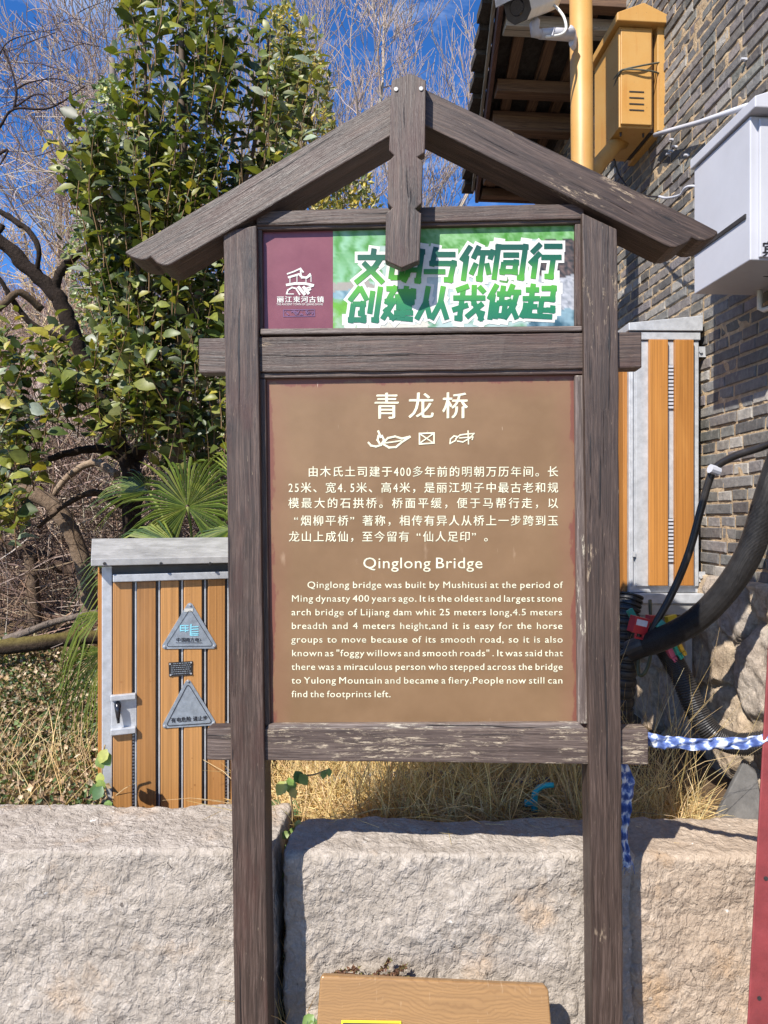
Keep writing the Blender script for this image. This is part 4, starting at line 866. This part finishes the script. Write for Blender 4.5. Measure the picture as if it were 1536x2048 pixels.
# ------------------------------------------------------------------ plants: builders
def leaf(mb, p, d, n, L, W, col, fold=.25, curl=.25):       # one pointed oval leaf, folded at the midrib and curled along its length
    d = d.normalized(); s = d.cross(n); s = s.normalized() if s.length > 1e-4 else d.orthogonal().normalized(); n = s.cross(d)
    i0 = len(mb.v); vs = []
    for t, w_ in ((0, .06), (.25, .8), (.55, 1.), (.82, .55), (1, .02)):
        c = p+d*L*t-n*(curl*L*t*t); h = n*W*.5*w_*fold
        vs += [c-s*W*.5*w_+h, c, c+s*W*.5*w_+h]
    mb.add(vs, [(k*3+j, k*3+j+1, k*3+j+4, k*3+j+3) for k in range(4) for j in range(2)], col)
def leaf4(mb, p, d, n, L, W, col):     # small leaf: two faces
    d = d.normalized(); s = d.cross(n); s = s.normalized() if s.length > 1e-4 else d.orthogonal().normalized()
    mb.add([p, p+d*L*.45+s*W*.5, p+d*L, p+d*L*.45-s*W*.5, p+d*L*.5-s.cross(d)*L*.12], [(0, 1, 4), (1, 2, 4), (2, 3, 4), (3, 0, 4)], col)
def rv(): 
    while True:
        v = V((U(-1, 1), U(-1, 1), U(-1, 1)))
        if .05 < v.length < 1: return v.normalized()
def inpoly(x, y, poly):
    c = False; n = len(poly)
    for i in range(n):
        a, b = poly[i], poly[i-1]
        if (a[1] > y) != (b[1] > y) and x < (b[0]-a[0])*(y-a[1])/(b[1]-a[1])+a[0]: c = not c
    return c
def sample(poly, d0, d1):
    xs = [p[0] for p in poly]; ys = [p[1] for p in poly]
    while True:
        x, y = U(min(xs), max(xs)), U(min(ys), max(ys))
        if inpoly(x, y, poly): return P(x, y, U(d0, d1))
def vary(c, a=.2): k = U(1-a, 1+a); return (c[0]*k*U(.9, 1.1), c[1]*k, c[2]*k*U(.85, 1.15))
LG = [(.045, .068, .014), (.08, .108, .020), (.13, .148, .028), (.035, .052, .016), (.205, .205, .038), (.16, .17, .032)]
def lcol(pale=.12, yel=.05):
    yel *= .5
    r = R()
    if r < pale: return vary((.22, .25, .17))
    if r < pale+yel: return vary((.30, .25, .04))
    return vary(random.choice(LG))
def shoot(lm, sm, p, L, lean, leafL, n, pale, yel, thick=.004, rnd=.52):
    d = (V((0, 0, 1))+lean).normalized(); pts = [p]
    for i in range(6): d = (d+rv()*.10+V((0, 0, .05))).normalized(); pts.append(pts[-1]+d*L/6)
    sm.tube(pts, [thick*(1-.12*i) for i in range(7)], 4, (.16, .10, .05), False); a = U(0, 6)
    for i in range(n):
        t = .12+.88*i/(n-1); k = min(5, int(t*6)); q = lerp(pts[k], pts[k+1], t*6-k); a += 2.4; tip = sstep(.75, 1, t)
        out = V((math.cos(a), math.sin(a), U(.0, .7)+tip*1.3)).normalized(); lf = leafL*U(.5, 1.15)*(1-.35*tip)
        up = V((-.42, -.62, .75))+rv()*.55-out*.15
        leaf(lm, q+out*.012, out, up, lf, lf*U(.9, 1.12)*rnd, lcol(pale*.6, yel), U(.12, .6), U(-.15, .6))
def grow(mb, p, d, L, r, lev, spread=.55, upw=.18, kids=(3, 5), wob=.16, col=(.36, .30, .26), rmin=.0028, tips=None, ratio=.62):
    n = 5 if lev > 0 else 4; pts = [p]; rad = [r]; dd = d
    for i in range(n):
        dd = (dd+rv()*wob+V((0, 0, upw*.35))).normalized(); pts.append(pts[-1]+dd*L/n); rad.append(max(rmin, r*(1-.55*(i+1)/n)))
    mb.tube(pts, rad, 7 if r > .03 else (4 if r > .008 else 3), vary(col, .12), False)
    if lev == 0:
        if tips is not None: tips.append((pts[-1], dd, pts[-2]))
        return
    for k in range(random.randint(*kids)):
        t = U(.35, 1); j = min(n-1, int(t*n)); q = lerp(pts[j], pts[j+1], t*n-j)
        nd = (dd*U(.6, 1)+rv()*spread*1.25+V((0, 0, upw))).normalized()
        grow(mb, q, nd, L*ratio*U(.75, 1.2), max(rmin, rad[j]*U(.5, .68)), lev-1, spread, upw, kids, wob, col, rmin, tips, ratio)
    grow(mb, pts[-1], dd, L*ratio, max(rmin, rad[-1]*.9), lev-1, spread, upw, kids, wob, col, rmin, tips, ratio)

# broad-leaved evergreen
base = P(350, 1120, 4.45); base.z = gz(base.x, base.y)-.05
sh = empty('evergreen_tree', base, 'tall dense evergreen tree with large glossy oval leaves left of the signboard', 'tree'); off = -base
lm, sm = MB(), MB()
crown = [(250, -70), (450, -70), (462, 90), (470, 200), (590, 60), (608, 140), (612, 300), (560, 420), (470, 560), (455, 900), (420, 960), (330, 930), (290, 860), (215, 720), (185, 560), (165, 440), (130, 330), (185, 235), (255, 120)]
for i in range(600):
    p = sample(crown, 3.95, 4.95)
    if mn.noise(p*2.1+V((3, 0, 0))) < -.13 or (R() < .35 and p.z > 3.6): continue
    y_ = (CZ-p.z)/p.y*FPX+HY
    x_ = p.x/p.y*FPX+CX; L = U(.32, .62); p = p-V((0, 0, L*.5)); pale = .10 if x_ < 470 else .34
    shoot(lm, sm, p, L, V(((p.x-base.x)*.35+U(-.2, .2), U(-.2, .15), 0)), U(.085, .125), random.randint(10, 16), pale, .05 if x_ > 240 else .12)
for x, y, d, L in ((440, 20, 4.2, .7), (400, -20, 4.2, .7), (300, -10, 4.1, .7), (350, -30, 4.3, .8), (270, 40, 4.2, .5), (505, 60, 4.3, .75), (540, 120, 4.2, .6), (520, 20, 4.4, .6), (575, 90, 4.4, .5), (430, 90, 4.1, .5)):
    shoot(lm, sm, P(x, y, d)-V((0, 0, L*.7)), L, V((U(-.15, .15), U(-.1, .1), 0)), .115, 16, .12 if x < 470 else .4, .03)
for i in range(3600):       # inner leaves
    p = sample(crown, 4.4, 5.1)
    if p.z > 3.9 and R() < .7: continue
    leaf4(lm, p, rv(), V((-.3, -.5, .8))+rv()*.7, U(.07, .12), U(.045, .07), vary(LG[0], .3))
def branch(mb, pix, r0, r1, n=8, col=(.055, .040, .032), seg=26, o=V((0, 0, 0)), kn=.12):
    pts = smooth_path([P(*q) for q in pix], seg); mb.tube([p+o+rv()*r0*kn for p in pts], [lerp(r0, r1, i/seg)*(1+U(-kn, kn)) for i in range(seg+1)], n, col)
lm.v = [tuple(V(v)+off) for v in lm.v]; lm.g = lm.v; lm.build('foliage', M_leaf, sh, True)
for pix, r in (([(350, 1130, 4.45), (352, 900, 4.45), (360, 600, 4.5), (365, 250, 4.5), (360, -60, 4.5)], .05), ([(356, 800, 4.45), (420, 500, 4.4), (500, 330, 4.4), (540, 60, 4.4)], .028), ([(352, 900, 4.45), (290, 600, 4.4), (240, 420, 4.4), (110, 275, 4.3)], .024), ([(360, 620, 4.5), (300, 350, 4.4), (290, 60, 4.3)], .025)):
    branch(sm, pix, r, r*.25, 8, (.10, .075, .055))
for (x, y) in ((85, 262), (110, 280), (140, 265), (165, 292), (95, 285), (125, 300), (150, 250), (185, 300)):
    leaf(sm, P(x, y, 4.25), V((U(-.6, .4), -.3, U(-.6, .3))), V((0, -.5, 1))+rv()*.3, .11, .062, vary((.26, .23, .03) if R() < .5 else (.12, .14, .03)), .2, .3)
sm.v = [tuple(V(v)+off) for v in sm.v]; sm.g = sm.v; sm.build('stem', M_twig, sh, True)

# dark leaning tree with leafy shoots
base = P(262, 1180, 5.0); base.z = gz(base.x, base.y)-.1; off = -base
dt = empty('leaning_tree', base, 'dark barked leaning tree with bare forked limbs and a few leafy shoots', 'tree')
tm, lm = MB(), MB(); D = 5.0
branch(tm, [(262, 1190, D), (264, 1050, D), (262, 940, D), (232, 880, D), (200, 800, D), (165, 720, D), (140, 650, 4.95), (112, 590, 4.9), (60, 540, 4.85), (0, 482, 4.8), (-90, 420, 4.7)], .072, .044, 12, (.03, .021, .017), 60, off, .10)
branch(tm, [(262, 945, D), (278, 905, D), (292, 888, 4.9), (300, 880, 4.85)], .05, .036, 10, (.032, .023, .018), 12, off)
branch(tm, [(255, 925, D), (205, 898, 4.95), (140, 905, 4.9), (60, 932, 4.85), (-30, 950, 4.8)], .035, .016, 8, (.032, .023, .018), 30, off)
branch(tm, [(118, 612, 4.9), (112, 580, 4.9), (120, 545, 4.88), (140, 522, 4.85), (185, 488, 4.8)], .036, .022, 10, (.032, .023, .018), 24, off)
branch(tm, [(-60, 415, 4.8), (0, 424, 4.8), (38, 448, 4.8), (58, 462, 4.8), (78, 500, 4.8), (74, 540, 4.85), (80, 560, 4.9)], .022, .016, 8, (.032, .023, .018), 30, off)
branch(tm, [(6, 450, 4.8), (0, 460, 4.8), (-30, 500, 4.8)], .02, .016, 6, (.032, .023, .018), 6, off)
branch(tm, [(150, 690, 4.95), (110, 670, 4.9), (60, 645, 4.85), (25, 600, 4.8), (0, 560, 4.75), (-60, 500, 4.7)], .022, .014, 8, (.032, .023, .018), 26, off)
branch(tm, [(85, 620, 4.9), (40, 585, 4.8), (0, 615, 4.75), (-40, 640, 4.7)], .026, .018, 8, (.12, .085, .055), 16, off)
branch(tm, [(245, 1010, D), (190, 985, 4.9), (130, 1010, 4.8), (75, 1055, 4.75)], .030, .012, 8, (.09, .065, .05), 20, off)
for pix, r in (([(-40, 300, 4.4), (0, 252, 4.4), (28, 218, 4.4), (100, 216, 4.42), (170, 172, 4.45)], .011), ([(28, 218, 4.4), (32, 175, 4.4), (12, 110, 4.4), (-20, 60, 4.4)], .009), ([(28, 215, 4.4), (85, 190, 4.45), (150, 260, 4.5)], .007), ([(30, 180, 4.4), (60, 165, 4.4), (115, 158, 4.5), (175, 178, 4.5)], .006), ([(-20, 170, 4.3), (10, 90, 4.4), (70, 65, 4.5)], .006), ([(-20, 320, 4.4), (15, 300, 4.4), (0, 330, 4.4)], .012)):
    branch(tm, pix, r, r*.35, 5, (.05, .035, .035), 20, off, .05)
for i in range(46):
    x, y = U(-10, 170), U(-10, 420); p = P(x, y, U(4.3, 5))+off; grow(tm, p, (V((U(-1, 1), 0, U(-.9, .4)))).normalized(), U(.12, .4), .003, 1, .6, -.1, (1, 2), .25, (.06, .04, .04), .0016)
lp = [(-20, 640), (55, 690), (120, 700), (230, 640), (330, 600), (340, 820), (270, 880), (160, 850), (110, 800), (80, 960), (50, 1070), (-20, 1070)]
for i in range(150):
    p = sample(lp, 3.9, 4.8); L = U(.18, .4); shoot(lm, tm_ := MB(), p-V((0, 0, L*.4)), L, V((U(-1, .6), U(-.5, .2), -.2)), U(.080, .12), random.randint(6, 11), .10, .22, .004, .72)
    tm_.v = [tuple(V(v)+off) for v in tm_.v]; tm.v, n0 = tm.v+tm_.v, len(tm.v); tm.f += [tuple(k+n0 for k in f) for f in tm_.f]; tm.c += tm_.c; tm.g += tm_.v
tm.build('trunk', M_bark, dt, True); lm.v = [tuple(V(v)+off) for v in lm.v]; lm.g = lm.v; lm.build('foliage', M_leaf, dt, True)

# ivy-clad trunk
base = P(290, 1150, 7.0); base.z = gz(base.x, base.y)-.1; off = -base
iv = empty('ivy_clad_tree', base, 'bare tree wrapped in small leaved ivy behind the glossy evergreen', 'tree'); tm, lm = MB(), MB()
branch(tm, [(290, 1160, 7), (285, 900, 7), (262, 600, 7), (245, 350, 7), (225, 120, 7)], .11, .03, 9, (.16, .13, .11), 30, off)
col_ = [(195, 160), (250, 130), (280, 320), (340, 560), (450, 700), (452, 960), (390, 980), (300, 960), (170, 930), (195, 800), (150, 640), (128, 500), (160, 420), (165, 330), (180, 260)]
for i in range(8500):
    p = sample(col_, 6.5, 7.3)+off; k = R(); c = (.06, .095, .022) if k < .4 else (.14, .19, .05) if k < .72 else (.34, .38, .20) if k < .95 else (.4, .33, .05)
    if mn.noise(p*3.2) < -.12: continue
    leaf4(lm, p, rv()+V((0, -.4, -.4)), rv()*.6+V((-.3, -.6, .5)), U(.04, .075), U(.04, .065), vary(c))
for i in range(50):
    p = sample(col_, 6.4, 7.0)+off; grow(tm, p, (V((U(-1, 1), -.3, U(-.2, 1)))).normalized(), U(.3, .7), .009, 2, .6, .05, (2, 3), .2, (.42, .35, .29), .0034)
tm.build('trunk', M_twig, iv, True); lm.build('ivy', M_ivy, iv)

# bare winter trees
def bare_tree(x, y, d, h, r, label, lev=5, lean=(0, 0), col=(.40, .33, .28), spread=.5, upw=.18, ratio=.66, kids=(3, 4)):
    p = P(x, y, d); p.z = gz(p.x, p.y)-.1; t = empty('bare_tree', p, label, 'tree', 'leafless winter trees behind the sign'); mb = MB()
    L = h*.34; grow(mb, V((0, 0, 0)), V((lean[0], lean[1], 1)).normalized(), L, r, lev, spread, upw, kids, .26, col, .0023+.00021*d, None, ratio)
    mb.build('trunk', M_twig, t, True)
random.seed(21)
bare_tree(235, 900, 10, 8.6, .12, 'pale leafless tree rising above the ivy clad trunk', 5, (-.05, 0), (0.34, 0.27, 0.22), 0.68, .16)
bare_tree(60, 900, 11, 7.2, .12, 'leafless tree with fine tangled twigs behind the leaning dark tree', 5, (.05, 0), (0.34, 0.26, 0.21), 0.81, .16)
bare_tree(150, 900, 13, 9.2, .12, 'silvery leafless tree filling the gap above the dark forked limb', 5, (-.08, 0), (0.35, 0.27, 0.23), 0.74, .16)
bare_tree(-40, 900, 9, 5.4, .09, 'brown leafless tree at the edge beside the hanging dark branches', 5, (.1, 0), (0.56, 0.43, 0.27), .65)
bare_tree(690, 900, 13, 11.2, .13, 'tall silvery leafless tree left of the sign roof peak', 5, (0, 0), (0.35, 0.28, 0.24), 0.57, .3)
bare_tree(590, 900, 15, 12.4, .13, 'slim leafless tree behind the yellowing leaves', 5, (0, 0), (0.34, 0.27, 0.22), 0.57, .3)
bare_tree(930, 900, 15, 10.3, .13, 'grey leafless tree between the sign roof peak and the eaves', 5, (-.03, 0), (0.35, 0.29, 0.25), 0.61, .25)
bare_tree(840, 900, 17, 9.6, .12, 'far leafless tree seen under the sign roof beside the hanging post', 5, (.02, 0), (0.32, 0.27, 0.23), 0.74, .16)
bare_tree(1010, 900, 18, 9.0, .12, 'far leafless tree seen below the end of the timber eaves', 5, (0, 0), (0.56, 0.44, 0.28), .55)
# yellowing tree
random.seed(5)
base = P(590, 1000, 7.5); base.z = gz(base.x, base.y); yt = empty('yellowing_tree', base, 'slender tree with small yellow and olive leaves behind the left roof slope', 'tree'); tm, lm, tips = MB(), MB(), []
for k in range(13): 
    q = P(U(505, 690), U(560, 760), U(7, 8))-base; grow(tm, q, V((U(-.12, .12), 0, 1)).normalized(), U(1.0, 1.5), .014, 2, .34, .5, (3, 4), .08, (.30, .24, .17), .0035, tips, .62)
branch(tm, [(590, 1010, 7.5), (592, 800, 7.5), (585, 600, 7.5)], .06, .03, 8, (.2, .16, .12), 12, -base)
yp = [(500, 420), (520, 200), (540, 20), (580, 5), (612, 60), (650, 130), (672, 270), (725, 330), (760, 420), (680, 430), (620, 420)]
for i in range(4200):
    p = sample(yp, 7.1, 8.)-base
    if mn.noise(p*2.6) < -.2: continue
    c = random.choice([(.36, .28, .05), (.30, .26, .07), (.22, .22, .06), (.42, .31, .04), (.14, .16, .05)]); leaf4(lm, p, rv()+V((0, 0, .5)), rv()+V((-.2, -.5, .4)), U(.06, .10), U(.032, .05), vary(c))
tm.build('trunk', M_twig, yt, True); lm.build('foliage', M_ivy, yt)

# fan palm
base = P(400, 1250, 3.75); base.z = gz(base.x, base.y); off = -base
pl = empty('fan_palm', base, 'green fan palm spreading its pleated leaves behind the slatted utility cabinet', 'palm')
def fan(hub, nrm, upv, r, span, n, droop, stalk=True):
    nrm = nrm.normalized(); upv = (upv-nrm*upv.dot(nrm)).normalized(); sd_ = upv.cross(nrm); mb = MB(); hub = hub+off
    for i in range(n):
        a = lerp(-span/2, span/2, i/(n-1)); d = upv*math.cos(a)+sd_*math.sin(a); s = nrm.cross(d); L = r*U(.82, 1.06)*(.75+.25*math.cos(a*.5)); wv = max(.004, r*span/n*.33); dr = droop*U(.6, 2.2)
        c = vary(random.choice([(.08, .12, .02), (.13, .17, .03), (.18, .215, .045), (.05, .08, .018)]), .15); vs = []
        for t, w_ in ((.03, .10), (.25, .55), (.5, 1.), (.72, .8), (.9, .42), (1., .05)):
            q = hub+d*L*t+nrm*(.10*L*t*(1-t))+V((0, 0, -1))*dr*L*max(0, t-.4)**2*2.2; h = nrm*wv*w_*.55
            vs += [q-s*wv*w_*.5-h*.5, q+h*.5, q+s*wv*w_*.5-h*.5]
        mb.add(vs, [(k*3+j, k*3+j+1, k*3+j+4, k*3+j+3) for k in range(5) for j in range(2)], c)
    mb.build('frond', M_palm, pl)
    if stalk: MB().tube(smooth_path([V((0, 0, .1)), lerp(V((0, 0, .3)), hub, .6)+V((0, 0, .12)), hub], 12), .008, 6, (.16, .18, .05)).build('stalk', M_twig, pl, True)
fan(P(375, 1014, 3.6), V((-.15, -1, .25)), V((-.2, 0, 1)), .45, 5.4, 54, .30)
fan(P(352, 1092, 3.4), V((.1, -.55, 1)), V((-1, -.2, .12)), .50, 2.4, 30, .45)
fan(P(462, 1058, 3.5), V((-.3, -.6, 1)), V((-1, -.35, .0)), .34, 2.6, 26, .8)
fan(P(486, 1050, 3.45), V((-.75, -.6, .15)), V((-.30, 0, 1)), .50, 2.4, 30, .1)
fan(P(478, 960, 3.5), V((-.6, -.7, .2)), V((-.35, 0, 1)), .34, 2.0, 22, .1)
fan(P(300, 985, 4.1), V((.2, -.6, .8)), V((-1, .1, .25)), .36, 2.2, 26, .3)
fan(P(212, 1300, 3.3), V((-.35, -.9, .35)), V((-.75, -.2, -.55)), .33, 1.9, 24, .6, False)
fan(P(205, 1225, 3.35), V((-.4, -.8, .5)), V((-.8, -.1, -.3)), .30, 1.2, 12, 1.1, False)
fan(P(430, 1100, 3.35), V((0, -.9, .4)), V((-.1, 0, -1)), .22, 3.2, 30, .2, False)

# fallen logs and old limbs on the bank
def log(pix, r0, r1, label, col, cat='log', moss=0):
    pts = smooth_path([P(*q) for q in pix], 40); c = pts[0].copy(); mb = MB(); mb.tube([p-c for p in pts], [lerp(r0, r1, i/40)*(1+.12*mn.noise(V((i*.5, r0*90, 0)))) for i in range(41)], 16, col)
    mb.v = [tuple(V(v)+V(v).normalized()*0+rv()*r0*.06) for v in mb.v]
    if moss: mb.c = [tuple(V(col).lerp(V((.26, .22, .05)), max(0, min(1, (V(mb.v[i])-(pts[i//16]-c)).z/r0*1.3))*moss)) for i in range(len(mb.v))]
    o = mb.build('fallen_log' if cat == 'log' else 'old_limb', M_bark, None, True); o.location = c; return tag(o, label, cat)
log([(-60, 1300, 4.6), (60, 1288, 4.6), (140, 1278, 4.65), (260, 1270, 4.8)], .052, .046, 'thick mossy fallen log lying along the top of the bank', (.04, .028, .02), 'log', .38)
log([(10, 1280, 4.8), (60, 1262, 4.8), (110, 1244, 4.9), (200, 1222, 5.0)], .028, .02, 'thin crooked grey log resting on the mossy log', (.17, .14, .12))
log([(-60, 985, 5.2), (40, 985, 5.2), (105, 1010, 5.2), (150, 1080, 5.2), (172, 1160, 5.2), (182, 1240, 5.2)], .055, .06, 'arched brown old limb reaching down to the bank', (.17, .125, .09), 'limb')
log([(-80, 1060, 5.6), (40, 1100, 5.6), (130, 1135, 5.6), (230, 1180, 5.5)], .06, .05, 'dark old limb crossing low behind the arched limb', (.08, .055, .042), 'limb')
log([(98, 1000, 5.3), (140, 950, 5.3), (190, 925, 5.3), (235, 950, 5.2)], .022, .03, 'pale bent limb curving beside the dark trunk', (.30, .23, .17), 'limb')
log([(60, 1110, 5.5), (66, 1180, 5.5), (70, 1250, 5.5)], .045, .05, 'short upright stem behind the old limbs', (.15, .11, .08), 'limb')

# tangle of brush on the slope behind, ground cover on the bank, straw behind the stones
random.seed(11)
mb = MB()
for i in range(5200):
    d = U(5.3, 9.5); x = U(-120, 470); p = P(x, 0, d); p.z = gz(p.x, p.y)+U(0, 1)**1.4*1.5; L = U(.3, 1.1); dd = (rv()+V((0, -.1, .25))).normalized(); q = [p]
    for k in range(4): dd = (dd+rv()*.3).normalized(); q.append(q[-1]+dd*L/4)
    mb.tube(q, [U(.003, .007)*(1-.15*k) for k in range(5)], 3, vary(random.choice([(.20, .135, .10), (.28, .20, .15), (.10, .065, .05), (.36, .28, .22), (.07, .045, .035)]), .2), False)  # brown twigs; the darkest tones paint in the shade of the thicket
tag(mb.build('brush_tangle', M_twig), 'dense tangle of dry brown brushwood on the slope behind the bank', 'brush', None, 'stuff')
mb = MB()
for i in range(5200):
    d = U(9, 40); x = U(-200, 480); p = P(x, 0, d); p.z = gz(p.x, p.y)+U(-.1, .5); L = U(.5, 1.6)*(1+d*.02); dd = (rv()*.7+V((0, 0, .8))).normalized(); q = [p]
    for k in range(3): dd = (dd+rv()*.3).normalized(); q.append(q[-1]+dd*L/3)
    mb.tube(q, [(.004+.0004*d)*U(.8, 1.5)*(1-.2*k) for k in range(4)], 3, vary(random.choice([(.36, .25, .20), (.42, .31, .26), (.27, .18, .14)]), .2), False)
tag(mb.build('hillside_scrub', M_twig), 'pinkish brown leafless scrub covering the far hillside', 'scrub', None, 'stuff')
mb = MB()
for i in range(21000):
    d = 2.63+2.5*R()**1.25; x = U(-120, 215); p = P(x, 0, d); p.z = gz(p.x, p.y)+U(0, .13)*(.4+R())
    k = R(); gq = .28*mn.noise(p*2.3); k = max(0, min(1, k+gq)); c = (.05, .085, .022) if k < .22 else (.13, .17, .045) if k < .34 else (.25, .175, .095) if k < .80 else (.42, .32, .20) if k < .91 else (.17, .10, .055)
    leaf4(mb, p, rv()+V((0, -.3, .1)), rv()+V((-.2, -.6, .7)), U(.014, .042), U(.011, .030), vary(c, .38))
tag(mb.build('ground_cover', M_ivy), 'mixed dry and green creeping ground cover on the bank left of the cabinet', 'ground cover', None, 'stuff')
def blades(mb, n, xr, dr, hr, cols, lying, w=.0022, zoff=0):
    for i in range(n):
        d = U(*dr); x_ = U(*xr)
        if 1028 < x_ < 1128 and d < 2.86: continue
        p = P(x_, 0, d); p.z = gz(p.x, p.y)+zoff*R(); L = U(*hr); dd = (V((U(-1, 1), U(-1, 1), U(.02, .5) if R() < lying else U(1, 3)))).normalized(); q = [p]
        for k in range(4): dd = (dd+rv()*.18-V((0, 0, .10))).normalized(); q.append(q[-1]+dd*L/4)
        s = dd.cross(V((0, -1, .3))).normalized(); c = vary(random.choice(cols), .2); vs = []
        for k, a in enumerate(q): ww = w*(1-.2*k)*(.8+d*.08); vs += [a-s*ww, a+s*ww]
        mb.add(vs, [(2*k, 2*k+1, 2*k+3, 2*k+2) for k in range(4)], c)
SC_ = [(.58, .42, .20), (.64, .48, .24), (.46, .32, .14), (.70, .55, .30), (.34, .23, .11)]
mb = MB(); blades(mb, 5200, (520, 1190), (2.62, 3.5), (.10, .42), SC_, .82, .0021, .06); blades(mb, 900, (690, 1180), (2.66, 3.2), (.2, .5), SC_, .2)
blades(mb, 1500, (1180, 1400), (2.64, 2.95), (.06, .22), SC_, .8); blades(mb, 110, (1230, 1400), (2.64, 3.1), (.30, .75), SC_, .0, .0014)
blades(mb, 260, (-60, 215), (2.63, 3.4), (.12, .42), SC_, .3); blades(mb, 500, (540, 620), (2.3, 2.62), (.1, .3), SC_, .5)
tag(mb.build('dry_grass', M_straw), 'dry straw coloured grass behind the stone blocks', 'dry grass', None, 'stuff')
mb = MB()
for i in range(60):
    x = U(-60, 190); p = P(x, 0, U(2.64, 2.85)); p.z = gz(p.x, p.y)+U(.0, .07); s = U(.012, .05); n0 = len(mb.v)
    vs = [p+V((a*s*U(.7, 1.3), b*s*.7*U(.7, 1.3), c*s*.5*U(.7, 1.3))) for a in (-1, 1) for b in (-1, 1) for c in (-1, 1)]; mb.add(vs, [(0, 1, 3, 2), (4, 6, 7, 5), (0, 4, 5, 1), (2, 3, 7, 6), (0, 2, 6, 4), (1, 5, 7, 3)])
tag(mb.build('white_rubble', M_rubw, None, False, .003), 'broken white plaster rubble among the weeds behind the long stone', 'rubble', None, 'stuff')
# small plants near the stones
def vine(name, pix, leaves, label, cat, big, cols, r=.003):
    c = P(*pix[0]); mb, st = MB(), MB(); e_ = empty(name, c, label, cat); pts = smooth_path([P(*q)-c for q in pix], 24); st.tube(pts, r, 5, (.32, .22, .11)); st.build('stem', M_twig, e_, True)
    for x, y, d, s, col in leaves: leaf(mb, P(x, y, d)-c, V((U(-.6, .6), -.3, U(-1, -.2))), V((U(-.3, .2), -1, .5)), big*s, big*s*.8, vary(cols[col], .12), .2, .2)
    mb.build('foliage', M_leaf, e_, True)
GC = [(.07, .13, .04), (.16, .24, .06), (.34, .36, .10), (.42, .33, .10)]
vine('creeper', [(566, 1700, 2.5), (585, 1640, 2.55), (582, 1590, 2.5), (588, 1556, 2.45), (625, 1550, 2.45), (648, 1542, 2.42), (660, 1538, 2.4)], [(578, 1555, 2.44, 1, 1), (590, 1542, 2.44, .9, 0), (600, 1548, 2.42, .8, 1), (572, 1562, 2.43, 1, 2), (582, 1575, 2.43, .7, 3), (650, 1540, 2.4, .55, 1), (658, 1536, 2.4, .5, 1), (600, 1640, 2.5, .6, 2), (592, 1655, 2.5, .6, 1), (578, 1663, 2.45, .6, 1), (590, 1670, 2.42, .5, 2), (570, 1690, 2.4, .5, 1), (560, 1600, 2.7, 1.5, 0), (575, 1620, 2.7, 1.5, 0), (555, 1640, 2.7, 1.4, 0), (590, 1600, 2.75, 1.5, 0), (567, 1745, 2.4, .5, 1), (563, 1760, 2.4, .5, 2)], 'green and yellow creeper in the gap between two stone blocks', 'creeper', .055, GC)
vine('climber', [(216, 1600, 2.66), (205, 1560, 2.68), (204, 1520, 2.68), (210, 1490, 2.66)], [(205, 1505, 2.66, 1.2, 1), (214, 1498, 2.64, 1.1, 2), (196, 1512, 2.66, 1, 1), (200, 1545, 2.66, .9, 2), (196, 1560, 2.64, .9, 1), (190, 1568, 2.66, 1.1, 0), (205, 1572, 2.63, 1.1, 0), (212, 1600, 2.63, .8, 1), (195, 1150, 2.9, .9, 1), (196, 1200, 2.9, 1, 1)][:8], 'small green climber clinging to the corner of the slatted utility cabinet', 'climber', .05, GC)
vine('seedling', [(622, 2075, 2.2), (622, 2050, 2.19), (625, 2030, 2.18)], [(618, 2034, 2.17, 1, 0), (628, 2030, 2.17, 1, 1), (614, 2046, 2.17, .8, 0), (632, 2042, 2.16, .9, 1), (622, 2040, 2.16, .8, 1)], 'green leafy seedling at the foot of the middle stone', 'seedling', .045, GC)
c = P(730, 1950, 2.235); mb = MB()
for pix in ([(650, 1952), (690, 1946), (730, 1952), (780, 1950), (812, 1956)], [(740, 1956), (770, 1935), (778, 1918)], [(780, 1950), (800, 1940), (810, 1934)], [(655, 1950), (700, 1940), (715, 1936)]):
    pts = smooth_path([P(x, y, 2.232)-c for x, y in pix], 16); mb.tube(pts, .002, 4, (.14, .07, .045))
    for p in pts:
        for k in range(4): leaf4(mb, p, rv()+V((0, -.3, .2)), rv()+V((0, -1, .3)), U(.008, .018), U(.006, .010), vary(random.choice([(.10, .05, .035), (.17, .09, .05), (.16, .14, .05)]), .2))
o = mb.build('dry_sprig', M_ivy); o.location = c; tag(o, 'withered reddish brown sprig lying above the leaning notice board', 'sprig')
pts = [P(640, 1568, 3.05), P(760, 1560, 3.05), P(880, 1566, 3.05), P(1015, 1556, 3.0), P(1100, 1560, 3.0)]
for p in pts: p.z = gz(p.x, p.y)+.055
hose(pts, .036, .012, 'grey corrugated hose half buried in the dry grass', .12).data.materials[0] = plain('grey_hose', (.12, .125, .14), .6, 0, .2, 20)
